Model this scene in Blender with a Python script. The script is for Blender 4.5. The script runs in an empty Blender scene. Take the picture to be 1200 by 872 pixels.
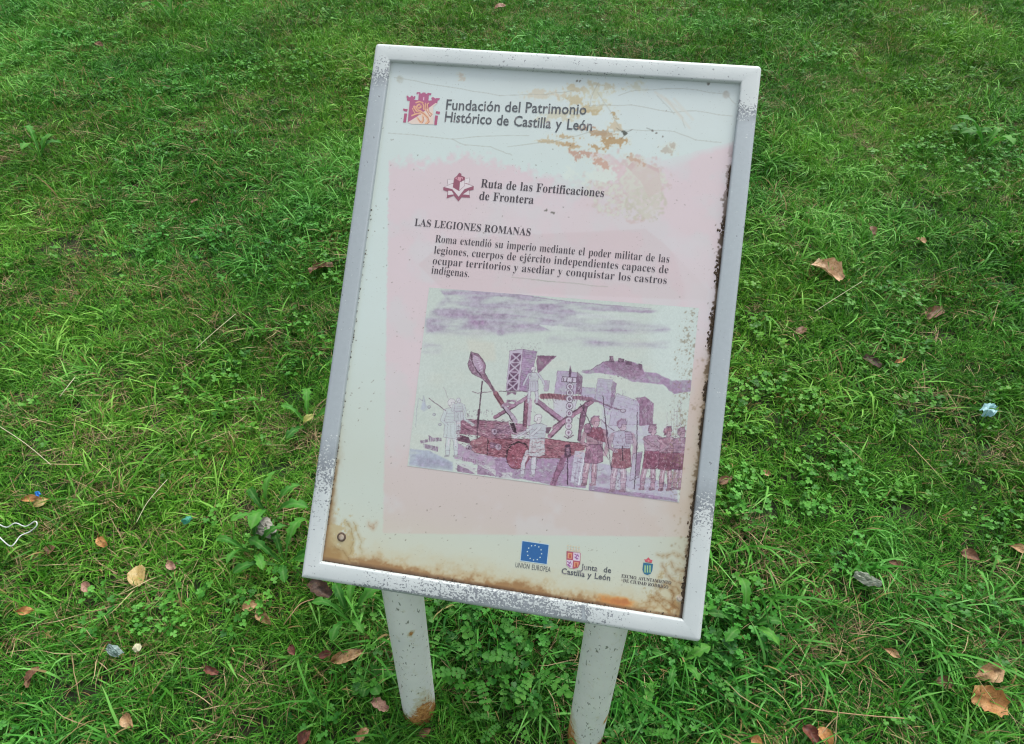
import bpy, math, random
import numpy as np
from mathutils import Matrix, Vector

random.seed(7)
rng = np.random.default_rng(7)
S = bpy.context.scene
C = S.collection

# ------------------------------------------------------------------ camera
CAM = np.array([0.10066, -0.53376, 1.32227])
RC = np.array([[0.9860509949809698, -0.11652507449210146, 0.11885008334724514],
               [0.1652999477205731, 0.6020205745284912, -0.7811831764240433],
               [0.019477232365321395, 0.7899323609392097, 0.6128845752345158]])
FPX = 763.0                     # focal length in photo pixels (photo is 1200 wide)
cd = bpy.data.cameras.new('camera')
cam = bpy.data.objects.new('camera', cd); C.objects.link(cam)
cd.sensor_width = 36.0; cd.lens = FPX / 1200.0 * 36.0
cd.clip_start = 0.02; cd.clip_end = 500.0
M4 = Matrix.Identity(4)
for i in range(3):
    for j in range(3):
        M4[i][j] = float(RC[i, j])
    M4[i][3] = float(CAM[i])
cam.matrix_world = M4
S.camera = cam

# ------------------------------------------------------------------ light: bright overcast sky
SUN_EL, SUN_AZ = 62.0, 25.0     # degrees; azimuth from +Y towards +X
w = bpy.data.worlds.new('World'); S.world = w; w.use_nodes = True
wn = w.node_tree
bgn = wn.nodes['Background']
sky = wn.nodes.new('ShaderNodeTexSky'); sky.sky_type = 'NISHITA'; sky.sun_disc = False
sky.sun_elevation = math.radians(SUN_EL); sky.sun_rotation = math.radians(SUN_AZ)
sky.air_density = 1.0; sky.dust_density = 3.0; sky.ozone_density = 1.0
hs = wn.nodes.new('ShaderNodeHueSaturation'); hs.inputs['Saturation'].default_value = 0.24   # clouded-over sky: greyer than a clear one
wn.links.new(sky.outputs[0], hs.inputs['Color']); wn.links.new(hs.outputs[0], bgn.inputs[0]); bgn.inputs[1].default_value = 0.15
sd = bpy.data.lights.new('sun', 'SUN'); sd.energy = 1.5; sd.angle = math.radians(24); sd.color = (1.0, 0.97, 0.92)
sun = bpy.data.objects.new('sun', sd); C.objects.link(sun)
az, el = math.radians(SUN_AZ), math.radians(SUN_EL)
sdir = Vector((math.sin(az) * math.cos(el), math.cos(az) * math.cos(el), math.sin(el)))
sun.rotation_euler = sdir.to_track_quat('Z', 'Y').to_euler(); sun.location = (0, 0, 6)
S.view_settings.view_transform = 'Standard'
try: S.view_settings.look = 'None'
except Exception: pass
S.view_settings.exposure = 0.76; S.view_settings.gamma = 1.0
S.cycles.filter_width = 1.15
S.cycles.max_bounces = 6; S.cycles.diffuse_bounces = 3; S.cycles.transmission_bounces = 3
S.cycles.transparent_max_bounces = 6

# ------------------------------------------------------------------ geometry of the place
SLOPE = math.tan(math.radians(10.0))
TILT = math.atan2(0.752212797, 0.658920259)      # lean of the panel
ZB = 0.458                                       # height of the panel's lower edge
PW, PH, FB = 0.600, 0.8495, 0.0282               # frame size and rail width
UP = np.array([0, math.cos(TILT), math.sin(TILT)])
NRM = np.array([0, -math.sin(TILT), math.cos(TILT)])
O3 = np.array([0, 0, ZB])

def smooth(t):
    t = np.clip(t, 0, 1); return t * t * (3 - 2 * t)

def ground_z(x, y):
    """rising lawn, flattening out behind; small bumps"""
    x = np.asarray(x, float); y = np.asarray(y, float)
    yy = np.where(y < 9, y, 9 + (1 - np.exp(-(y - 9) / 4)) * 4)
    yy = np.where(yy > -2, yy, -2 - (1 - np.exp((yy + 2) / 3)) * 3)
    z = SLOPE * (yy - 0.01)
    z = z + 0.012 * np.sin(x * 2.1 + 1.3 * np.sin(y * 1.1)) * np.sin(y * 1.7 + x * .6)
    z = z + 0.006 * np.sin(x * 6.3 + y * 2.2) * np.sin(y * 5.1 - x * 1.9)
    return z

def ray(px, py):
    q = RC @ np.array([(px - 600) / FPX, -(py - 436) / FPX, -1.0])
    return q

def at(px, py, h=0.0):
    """photo pixel -> point h above the lawn"""
    d = ray(px, py); t = 1.0
    for _ in range(30):
        p = CAM + d * t
        f = p[2] - (ground_z(p[0], p[1]) + h)
        t += f / max(1e-3, (-d[2] + SLOPE * d[1]))
    return CAM + d * t

def panel_uv(px, py, depth=0.008):
    """photo pixel -> panel plane metres (x from centre, y up from the lower edge)"""
    d = ray(px, py); P0 = O3 - NRM * depth
    t = np.dot(P0 - CAM, NRM) / np.dot(d, NRM)
    p = CAM + d * t - O3
    return float(p[0]), float(np.dot(p, UP))

def project_panel(x, y, depth=0.008):
    P = O3[None] + x[:, None] * np.array([[1, 0, 0]]) + y[:, None] * UP[None] - depth * NRM[None] - CAM[None]
    q = P @ RC
    return 600 + FPX * q[:, 0] / -q[:, 2], 436 - FPX * q[:, 1] / -q[:, 2]

# ------------------------------------------------------------------ object helpers
def tag(o, label=None, cat=None, group=None, kind=None):
    if label: o['label'] = label
    if cat: o['category'] = cat
    if group: o['group'] = group
    if kind: o['kind'] = kind
    return o

def mesh_obj(name, verts, faces, mat=None, parent=None, smooth_=False, loc=(0, 0, 0), rot=(0, 0, 0), link=True):
    me = bpy.data.meshes.new(name)
    me.from_pydata([tuple(map(float, v)) for v in verts], [], [tuple(f) for f in faces])
    me.update()
    if smooth_: me.polygons.foreach_set('use_smooth', [True] * len(me.polygons))
    if mat: me.materials.append(mat)
    o = bpy.data.objects.new(name, me)
    if link: C.objects.link(o)
    o.location = loc; o.rotation_euler = rot
    if parent: o.parent = parent
    return o

def empty(name, loc=(0, 0, 0), rot=(0, 0, 0)):
    o = bpy.data.objects.new(name, None); C.objects.link(o)
    o.empty_display_size = 0.05; o.location = loc; o.rotation_euler = rot
    return o

def lin(c):
    c = np.asarray(c, float) / 255.0
    return np.where(c <= 0.04045, c / 12.92, ((c + 0.055) / 1.055) ** 2.4)

# ------------------------------------------------------------------ material helpers
class NT:
    def __init__(self, name):
        self.m = bpy.data.materials.new(name); self.m.use_nodes = True
        self.t = self.m.node_tree; self.b = self.t.nodes['Principled BSDF']
        self.out = self.t.nodes['Material Output']
    def n(self, typ, **kw):
        nd = self.t.nodes.new(typ)
        for k, v in kw.items(): setattr(nd, k, v)
        return nd
    def l(self, a, b): self.t.links.new(a, b)
    def noise(self, scale, detail=4, rough=.55, vec=None, dist=0.0):
        nd = self.n('ShaderNodeTexNoise'); nd.inputs['Scale'].default_value = scale
        nd.inputs['Detail'].default_value = detail; nd.inputs['Roughness'].default_value = rough
        nd.inputs['Distortion'].default_value = dist
        if vec is not None: self.l(vec, nd.inputs['Vector'])
        return nd.outputs['Fac']
    def ramp(self, fac, stops):
        nd = self.n('ShaderNodeValToRGB'); cr = nd.color_ramp
        while len(cr.elements) < len(stops): cr.elements.new(0.5)
        for e, (p, c) in zip(cr.elements, stops):
            e.position = p; e.color = (*c, 1) if len(c) == 3 else c
        self.l(fac, nd.inputs[0]); return nd.outputs[0]
    def mix(self, fac, a, b, mode='MIX'):
        nd = self.n('ShaderNodeMix'); nd.data_type = 'RGBA'; nd.blend_type = mode
        for s, v in ((nd.inputs[0], fac), (nd.inputs[6], a), (nd.inputs[7], b)):
            if hasattr(v, 'is_output'): self.l(v, s)
            elif isinstance(v, (int, float)): s.default_value = v
            else: s.default_value = (*v, 1)
        return nd.outputs[2]
    def math(self, op, a, b=0.0, clamp=False):
        nd = self.n('ShaderNodeMath', operation=op); nd.use_clamp = clamp
        for s, v in ((nd.inputs[0], a), (nd.inputs[1], b)):
            if hasattr(v, 'is_output'): self.l(v, s)
            else: s.default_value = v
        return nd.outputs[0]
    def mapr(self, v, a, b, c=0.0, d=1.0):
        nd = self.n('ShaderNodeMapRange'); nd.clamp = True
        self.l(v, nd.inputs[0])
        for i, x in enumerate((a, b, c, d)): nd.inputs[i + 1].default_value = x
        return nd.outputs[0]
    def attr(self, name, typ='GEOMETRY', out='Fac'):
        nd = self.n('ShaderNodeAttribute'); nd.attribute_name = name; nd.attribute_type = typ
        return nd.outputs[out]
    def bump(self, h, strength=.3, dist=.002):
        nd = self.n('ShaderNodeBump'); nd.inputs['Strength'].default_value = strength
        nd.inputs['Distance'].default_value = dist; self.l(h, nd.inputs['Height'])
        self.l(nd.outputs[0], self.b.inputs['Normal'])
    def base(self, c):
        s = self.b.inputs['Base Color']
        if hasattr(c, 'is_output'): self.l(c, s)
        else: s.default_value = (*c, 1)
    def rough(self, v):
        s = self.b.inputs['Roughness']
        if hasattr(v, 'is_output'): self.l(v, s)
        else: s.default_value = v
    def geo(self):
        return self.n('ShaderNodeNewGeometry').outputs['Position']
    def obj(self):
        return self.n('ShaderNodeTexCoord').outputs['Object']
    def translucent(self, col, fac):
        tr = self.n('ShaderNodeBsdfTranslucent'); self.l(col, tr.inputs[0])
        mx = self.n('ShaderNodeMixShader'); mx.inputs[0].default_value = fac
        self.l(self.b.outputs[0], mx.inputs[1]); self.l(tr.outputs[0], mx.inputs[2])
        self.l(mx.outputs[0], self.out.inputs[0])

def plant_mat(name, dark, mid, light, dry=None, rough=.46, trans=.25, dry_amt=0.0, spec=.14):
    """leaf material: per-blade tone in colour attribute 'tone' (r tone, g along, b dryness), patches from world noise"""
    k = NT(name); pos = k.geo()
    tone = k.n('ShaderNodeAttribute'); tone.attribute_name = 'tone'
    sp = k.n('ShaderNodeSeparateColor'); k.l(tone.outputs['Color'], sp.inputs[0])
    rnd = k.n('ShaderNodeObjectInfo').outputs['Random']
    v = k.math('SUBTRACT', k.math('ADD', k.math('MULTIPLY', sp.outputs[0], .72), k.math('MULTIPLY', rnd, .30)), .11)
    big = k.noise(1.3, 3, .5, pos)
    v = k.math('ADD', v, k.math('MULTIPLY', k.math('SUBTRACT', big, .5), 1.15), True)
    col = k.ramp(v, [(0.08, dark), (0.42, mid), (0.9, light)])
    # bluish / yellowish drift over the lawn
    hue = k.mapr(k.noise(0.9, 2, .5, pos), .38, .62)
    col = k.mix(.75, col, k.mix(hue, (0.82, 1.0, 1.05), (1.28, 1.06, .68)), 'MULTIPLY')
    if dry is not None:
        patch = k.mapr(k.noise(3.2, 4, .6, pos), .50, .72)
        d = k.math('GREATER_THAN', k.math('ADD', sp.outputs[2], k.math('MULTIPLY', patch, .22)), 1.0 - dry_amt)
        col = k.mix(d, col, k.mix(sp.outputs[0], dry, (dry[0]*.55, dry[1]*.5, dry[2]*.5)))
        # blade tips fade to straw
        tipf = k.math('MULTIPLY', k.mapr(sp.outputs[1], .8, 1.0), .35)
        col = k.mix(tipf, col, dry)
    k.base(col); k.rough(rough); k.b.inputs['Specular IOR Level'].default_value = spec
    k.translucent(col, trans)
    return k.m
# ------------------------------------------------------------------ ground sheet
k = NT('soil'); p = k.geo()
c = k.ramp(k.noise(9, 6, .65, p), [(.3, (.012, .014, .006)), (.55, (.030, .028, .012)), (.75, (.070, .055, .022))])
c = k.mix(k.mapr(k.noise(1.7, 4, .6, p), .4, .65), c, (.020, .050, .010))
k.base(c); k.rough(.95); k.bump(k.noise(60, 5, .7, p), .8, .01)
M_SOIL = k.m
def axis(lo, hi, fine_lo, fine_hi, step):
    a = list(np.arange(fine_lo, fine_hi + 1e-6, step))
    v = fine_hi; s = step
    while v < hi: s *= 1.35; v += s; a.append(min(v, hi))
    v = fine_lo; s = step; b = []
    while v > lo: s *= 1.35; v -= s; b.append(max(v, lo))
    return np.array(sorted(set(b)) + a)
gx = axis(-200, 200, -4.5, 6, .06); gy = axis(-200, 260, -1.5, 8, .06)
GX, GY = np.meshgrid(gx, gy); GZ = ground_z(GX, GY)
nv = len(gx); V = np.stack([GX.ravel(), GY.ravel(), GZ.ravel()], 1)
F = []
for j in range(len(gy) - 1):
    for i in range(nv - 1):
        a = j * nv + i; F.append((a, a + 1, a + nv + 1, a + nv))
g = mesh_obj('ground', V, F, M_SOIL, smooth_=True); tag(g, 'dark soil of the sloping lawn under the grass', kind='structure')

# ------------------------------------------------------------------ plant prototypes (kept in a library collection, used only as instances)
def build_strips(blades):
    """blades: list of (pts Nx3, widths N, side vec, tone rgb) -> verts, faces, tones"""
    V, F, T = [], [], []
    for pts, wd, side, tone in blades:
        n = len(pts); b = len(V)
        for i in range(n):
            s = side * wd[i] * .5
            g = i / (n - 1)
            if i == n - 1:
                V.append(pts[i]); T.append((tone[0], g, tone[1], 1))
            else:
                V.append(pts[i] - s); V.append(pts[i] + s)
                T += [(tone[0], g, tone[1], 1)] * 2
        for i in range(n - 1):
            a = b + 2 * i
            if i == n - 2: F.append((a, a + 1, a + 2))
            else: F.append((a, a + 1, a + 3, a + 2))
    return V, F, T

def proto(name, V, F, T, mat):
    me = bpy.data.meshes.new(name)
    me.from_pydata([tuple(map(float, v)) for v in V], [], F); me.update()
    ca = me.color_attributes.new('tone', 'FLOAT_COLOR', 'POINT')
    ca.data.foreach_set('color', np.array(T, dtype=np.float32).ravel())
    me.polygons.foreach_set('use_smooth', [True] * len(me.polygons))
    me.materials.append(mat)
    return bpy.data.objects.new(name, me)

def tuft(r, n, spread, lmin, lmax, wmin, wmax, lean0, lean1, bend, comb=None, dry=None):
    bl = []
    for _ in range(n):
        a = r.uniform(0, 2 * np.pi); rr = spread * math.sqrt(r.uniform())
        base = np.array([math.cos(a) * rr, math.sin(a) * rr, -.004])
        az = r.uniform(0, 2 * np.pi) if comb is None else comb + r.normal(0, .8)
        L = r.uniform(lmin, lmax) * (1 if r.uniform() > .1 else 1.35)
        lean = math.radians(r.uniform(lean0, lean1)); be = math.radians(bend * r.uniform(.2, 1.5))
        W = r.uniform(wmin, wmax); ns = 5
        pts = [base]; th = lean; azz = az
        for i in range(ns):
            th += be / ns * (0.6 + i * .3); azz += r.normal(0, .10)
            th = min(th, math.radians(118))
            d = np.array([math.cos(azz) * math.sin(th), math.sin(azz) * math.sin(th), math.cos(th)])
            q = pts[-1] + d * L / ns
            q[2] = max(q[2], .004)
            pts.append(q)
        side = np.array([-math.sin(az), math.cos(az), r.normal(0, .45)]); side /= np.linalg.norm(side)
        wd = [W * .7, W, W * .95, W * .8, W * .5, 0]
        bl.append((np.array(pts), wd, side, (r.uniform(), r.uniform())))
    return build_strips(bl)

def leaflet(V, F, T, o, d, L, W, up, tone, notch=0.0, fold=.25, rows=3):
    """a small folded leaf blade, outline by rows"""
    d = d / np.linalg.norm(d); s = np.cross(d, up); s /= np.linalg.norm(s); nn = np.cross(s, d)
    prof = [(0, .0), (.25, .72), (.6, 1.0), (.88, .72), (1.0, .0)]
    b = len(V); mid = []; lf = []; rt = []
    for t, wv in prof:
        c = o + d * (L * (t - (notch if t == 1.0 else 0)))
        mid.append(len(V)); V.append(c); T.append((tone[0], .3, tone[1], 1))
        if wv > 0:
            for sg, lst in ((-1, lf), (1, rt)):
                lst.append(len(V)); V.append(c + s * sg * wv * W * .5 + nn * fold * wv * W * .5)
                T.append((min(1, tone[0] + .12), .3, tone[1], 1))
    F.append((mid[0], mid[1], lf[0])); F.append((mid[0], rt[0], mid[1]))
    for i in range(2):
        F.append((mid[i + 1], mid[i + 2], lf[i + 1], lf[i])); F.append((mid[i + 1], rt[i], rt[i + 1], mid[i + 2]))
    F.append((mid[3], mid[4], lf[2])); F.append((mid[3], rt[2], mid[4]))

def stalk(V, F, T, p0, p1, w, tone, sag=0.0):
    b = len(V); p0 = np.array(p0, float); p1 = np.array(p1, float); m = (p0 + p1) / 2 + np.array([0, 0, sag])
    ax = p1 - p0; s = np.cross(ax, [0, 0, 1.0]); nl = np.linalg.norm(s); s = s / nl if nl > 1e-6 else np.array([1.0, 0, 0])
    t = np.cross(s, ax); t /= np.linalg.norm(t)
    for c, k_ in ((p0, 1), (m, .9), (p1, .7)):
        for q in (s, -.5 * s + .87 * t, -.5 * s - .87 * t):
            V.append(c + q * w * .5 * k_); T.append((tone[0], .3, tone[1], 1))
    for i in range(2):
        for j in range(3):
            a = b + 3 * i + j; c_ = b + 3 * i + (j + 1) % 3
            F.append((a, c_, c_ + 3, a + 3))

def clover(r, n, spread, hmin, hmax, size):
    V, F, T = [], [], []
    for _ in range(n):
        a = r.uniform(0, 6.283); rr = spread * math.sqrt(r.uniform())
        b0 = np.array([math.cos(a) * rr * .6, math.sin(a) * rr * .6, 0]); h = r.uniform(hmin, hmax)
        top = np.array([math.cos(a) * rr, math.sin(a) * rr, h])
        tone = (r.uniform(), r.uniform() * .6)
        stalk(V, F, T, b0, top, .0011, tone, 0.004)
        a0 = r.uniform(0, 6.283); sz = size * r.uniform(.7, 1.25); tilt = r.normal(0, .3, 2)
        up = np.array([tilt[0], tilt[1], 1.0]); up /= np.linalg.norm(up)
        for q in range(3):
            an = a0 + q * 2.094 + r.normal(0, .1)
            d = np.array([math.cos(an), math.sin(an), 0]); d = d - up * np.dot(d, up); d += up * r.uniform(-.05, .25)
            leaflet(V, F, T, top, d, sz, sz * .95, up, tone, notch=.12, fold=.22)
    return V, F, T

LIB = {}
def lib(name, objs):
    c = bpy.data.collections.new(name)
    for o in objs: c.objects.link(o)
    LIB[name] = c; return c

M_GRASS = plant_mat('grass_blade', (.013, .080, .008), (.052, .225, .016), (.190, .480, .075), dry=(.38, .29, .11), dry_amt=.02, trans=.22)
M_GRASSL = plant_mat('grass_long_blade', (.022, .115, .014), (.074, .275, .032), (.235, .540, .130), dry=(.40, .33, .14), dry_amt=.03, trans=.22)
M_CLOVER = plant_mat('clover_leaf', (.016, .105, .012), (.048, .225, .022), (.125, .385, .065), trans=.28, rough=.5, spec=.25)
M_WEED = plant_mat('weed_leaf', (.028, .145, .014), (.062, .245, .022), (.13, .37, .045), trans=.3, rough=.45, spec=.3)
k = NT('straw'); tn = k.attr('tone', out='Color'); sp_ = k.n('ShaderNodeSeparateColor'); k.l(tn, sp_.inputs[0])
cc = k.ramp(sp_.outputs[0], [(0, (.09, .050, .022)), (.4, (.23, .155, .07)), (1, (.46, .36, .19))])
k.base(cc); k.rough(.7); k.translucent(cc, .15); M_STRAW = k.m

R = np.random.default_rng(21)
lib('library_short_grass', [proto('proto_%02d' % i, *tuft(R, 26, .032, .030, .064, .0016, .0034, 5, 66, 60), M_GRASS) for i in range(7)])
lib('library_long_grass', [proto('proto_%02d' % i, *tuft(R, 15, .022, .055, .115, .0026, .0050, 18, 62, 80, comb=R.uniform(0, 6.28)), M_GRASSL) for i in range(6)])
lib('library_fine_grass', [proto('proto_%02d' % i, *tuft(R, 22, .024, .040, .085, .0011, .0020, 10, 64, 60, comb=R.uniform(0, 6.28)), M_GRASS) for i in range(5)])
lib('library_clover', [proto('proto_%02d' % i, *clover(R, 9, .034, .022, .044, .0074), M_CLOVER) for i in range(6)])
lib('library_broad_weed', [proto('proto_%02d' % i, *clover(R, 7, .036, .018, .046, .0095), M_WEED) for i in range(4)])
lib('library_straw', [proto('proto_%02d' % i, *tuft(R, 14, .035, .030, .080, .0008, .0020, 55, 88, 25), M_STRAW) for i in range(4)])
stems = []
for i in range(3):
    stems.append(proto('proto_%02d' % i, *tuft(R, 1, .001, .11, .19, .0016, .0022, 45, 80, 35), M_STRAW if i == 0 else M_GRASSL))
lib('library_stray_stalk', stems)

def scatter(name, libname, P, rot, scl, idx, label):
    me = bpy.data.meshes.new(name); me.from_pydata([tuple(map(float, q)) for q in P], [], [])
    for nm, typ, dat, fld in (('rot', 'FLOAT_VECTOR', rot, 'vector'), ('scl', 'FLOAT', scl, 'value'), ('idx', 'INT', idx, 'value')):
        at_ = me.attributes.new(nm, typ, 'POINT'); at_.data.foreach_set(fld, np.asarray(dat).ravel())
    o = bpy.data.objects.new(name, me); C.objects.link(o); tag(o, label, kind='stuff')
    ng = bpy.data.node_groups.new(name + '_nodes', 'GeometryNodeTree')
    ng.interface.new_socket('Geometry', in_out='INPUT', socket_type='NodeSocketGeometry')
    ng.interface.new_socket('Geometry', in_out='OUTPUT', socket_type='NodeSocketGeometry')
    N = ng.nodes; gi = N.new('NodeGroupInput'); go = N.new('NodeGroupOutput')
    iop = N.new('GeometryNodeInstanceOnPoints'); ci = N.new('GeometryNodeCollectionInfo')
    ci.inputs['Collection'].default_value = LIB[libname]
    ci.inputs['Separate Children'].default_value = True; ci.inputs['Reset Children'].default_value = True
    def na(nm, dt):
        q = N.new('GeometryNodeInputNamedAttribute'); q.data_type = dt; q.inputs['Name'].default_value = nm
        return q.outputs['Attribute']
    L = ng.links.new
    L(gi.outputs[0], iop.inputs['Points']); L(ci.outputs[0], iop.inputs['Instance'])
    iop.inputs['Pick Instance'].default_value = True
    L(na('idx', 'INT'), iop.inputs['Instance Index']); L(na('rot', 'FLOAT_VECTOR'), iop.inputs['Rotation'])
    L(na('scl', 'FLOAT'), iop.inputs['Scale']); L(iop.outputs[0], go.inputs[0])
    md = o.modifiers.new('scatter', 'NODES'); md.node_group = ng
    return o

def vnoise(x, y, scale, seed, octv=3):
    """value noise in world metres, ~0..1"""
    r = np.random.default_rng(seed); out = 0; amp = 1; tot = 0
    for o_ in range(octv):
        G = r.uniform(size=(128, 128)); X = x / scale * 2 ** o_ + 31.7; Y = y / scale * 2 ** o_ + 17.3
        xi = np.floor(X).astype(int); yi = np.floor(Y).astype(int); fx = smooth(X - xi); fy = smooth(Y - yi)
        g_ = lambda a, b: G[a % 128, b % 128]
        out = out + amp * ((g_(xi, yi) * (1 - fx) + g_(xi + 1, yi) * fx) * (1 - fy) + (g_(xi, yi + 1) * (1 - fx) + g_(xi + 1, yi + 1) * fx) * fy)
        tot += amp; amp *= .5
    return out / tot

def field(density, seed, zone=1.0):
    """random points on the lawn within (and a little around) what the camera sees"""
    r = np.random.default_rng(seed)
    x0, x1, y0, y1 = -4.6, 5.6, -1.1, 7.2
    n = int(density * (x1 - x0) * (y1 - y0)); x = r.uniform(x0, x1, n); y = r.uniform(y0, y1, n)
    hw = 1.05 + np.clip(y + .35, 0, 9) * .78; cx = .06 + .06 * y
    keep = np.abs(x - cx) < hw
    # keep the two post feet free
    for fx_, fy_ in ((-.1547, .04), (.1707, .04)):
        keep &= np.hypot(x - fx_, y - fy_) > .034
    x, y = x[keep], y[keep]
    return x, y, r

# big irregular patches that steer which plant grows where
def pn(x, y, s, seed): return vnoise(x, y, s, seed, 3)
# known clover patches, from the photograph (px, py, radius m)
CLO = [(230, 292, .26), (330, 300, .22), (420, 320, .18), (900, 500, .20), (960, 560, .18), (880, 560, .16), (640, 770, .12), (560, 760, .10),
       (230, 740, .12), (360, 430, .15), (300, 90, .35), (90, 60, .3), (1160, 200, .3), (1170, 600, .15), (1150, 745, .12), (280, 470, .15), (700, 790, .10), (1090, 430, .15),
       (880, 760, .10), (990, 680, .12)]
CLO = [(at(a, b)[:2], c_) for a, b, c_ in CLO]
def clover_w(x, y):
    wv = np.zeros_like(x)
    for (q, rr) in CLO: wv = np.maximum(wv, np.exp(-((x - q[0]) ** 2 + (y - q[1]) ** 2) / (rr * .85) ** 2))
    return np.clip(wv * .85 * (.5 + pn(x, y, .12, 5)) + 1.1 * (pn(x, y, .35, 6) - .62), 0, 1)

BRN = [(at(a, b)[:2], c_) for a, b, c_ in ((1100, 370, .10), (1080, 445, .12), (985, 160, .18), (1020, 175, .16), (960, 100, .25), (150, 610, .14), (250, 590, .2), (60, 540, .25), (180, 470, .25),
       (330, 560, .15), (110, 170, .3), (300, 130, .3), (210, 340, .15), (60, 320, .2), (1130, 640, .12), (965, 780, .10), (300, 790, .10), (900, 700, .10), (1150, 500, .12), (860, 130, .2), (40, 760, .1), (700, 20, .5), (290, 480, .12))]
def brown_w(x, y):
    wv = np.zeros_like(x)
    for (q, rr) in BRN: wv = np.maximum(wv, np.exp(-((x - q[0]) ** 2 + (y - q[1]) ** 2) / rr ** 2))
    return wv * (.4 + .9 * pn(x, y, .08, 61))
def foot_w(x, y):
    q = at(600, 790)[:2]; return np.exp(-(((x - q[0]) / .42) ** 2 + ((y - q[1]) / .16) ** 2))

def place(name, libname, nproto, density, seed, weight, smin, smax, label, h=0.0, tiltdeg=8):
    x, y, r = field(density, seed); wv = weight(x, y)
    m = r.uniform(size=len(x)) < wv; x, y = x[m], y[m]; n = len(x)
    z = ground_z(x, y) + h
    rot = np.stack([r.normal(0, math.radians(tiltdeg), n), r.normal(0, math.radians(tiltdeg), n), r.uniform(0, 6.283, n)], 1).astype(np.float32)
    big = .75 + .5 * pn(x, y, .35, 11)
    scl = (r.uniform(smin, smax, n) * big).astype(np.float32)
    print(name, n)
    return scatter(name, libname, np.stack([x, y, z], 1), rot, scl, r.integers(0, nproto, n).astype(np.int32), label)

place('lawn_grass', 'library_short_grass', 7, 1300, 1, lambda x, y: np.clip(.88 + .2 * (pn(x, y, .2, 3) > .42) - .30 * clover_w(x, y) - .22 * brown_w(x, y), 0, 1), .75, 1.15, 'short mown green grass covering the whole lawn')
place('fine_grass', 'library_fine_grass', 5, 800, 2, lambda x, y: np.clip((pn(x, y, .4, 8) - .40) * 4, 0.25, 1), .75, 1.15, 'fine thin grass growing in soft patches over the lawn')
place('long_grass', 'library_long_grass', 6, 640, 3, lambda x, y: np.clip(np.clip((pn(x, y, .28, 9) - .44) * 5, 0.22, 1) + .5 * foot_w(x, y) - .3 * brown_w(x, y), 0.05, 1), .7, 1.2, 'longer arching grass tufts scattered over the lawn')
place('clover_patch', 'library_clover', 6, 620, 4, lambda x, y: clover_w(x, y), .8, 1.25, 'low clover leaves growing in patches among the grass', h=.006)
place('ground_cover', 'library_broad_weed', 4, 170, 5, lambda x, y: np.clip((pn(x, y, .3, 12) - .5) * 4 + .25 * foot_w(x, y), 0.04, .8), .6, 1.1, 'small rounded weed leaves between the grass blades', h=.002)
place('dry_grass', 'library_straw', 4, 420, 6, lambda x, y: np.clip(np.clip((pn(x, y, .22, 14) - .52) * 7, 0.05, .7) + .75 * brown_w(x, y), 0, 1), .6, 1.25, 'dead straw coloured grass lying in the lawn', h=.012)
place('stray_grass_stalk', 'library_stray_stalk', 3, 16, 7, lambda x, y: np.ones_like(x), .6, 1.1, 'long loose grass stalks lying across the lawn', h=.022, tiltdeg=14)
# ------------------------------------------------------------------ painter: flat print is painted in a numpy canvas and stored as a colour attribute of dense sheets
def fbm(h, w_, cell, seed, octv=4, stretch=(1, 1)):
    y, x = np.mgrid[0:h, 0:w_].astype(float)
    return vnoise(x / stretch[0], y / stretch[1], cell, seed, octv)

def blur(a, r):
    r = int(r)
    if r < 1: return a
    for _ in range(2):
        for ax in (0, 1):
            p = np.pad(a, [(r + 1, r) if i == ax else (0, 0) for i in (0, 1)], mode='edge')
            cs = np.cumsum(p, axis=ax)
            a = (np.take(cs, range(2 * r + 1, cs.shape[ax]), axis=ax) - np.take(cs, range(0, cs.shape[ax] - 2 * r - 1), axis=ax)) / (2 * r + 1)
    return a

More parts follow.
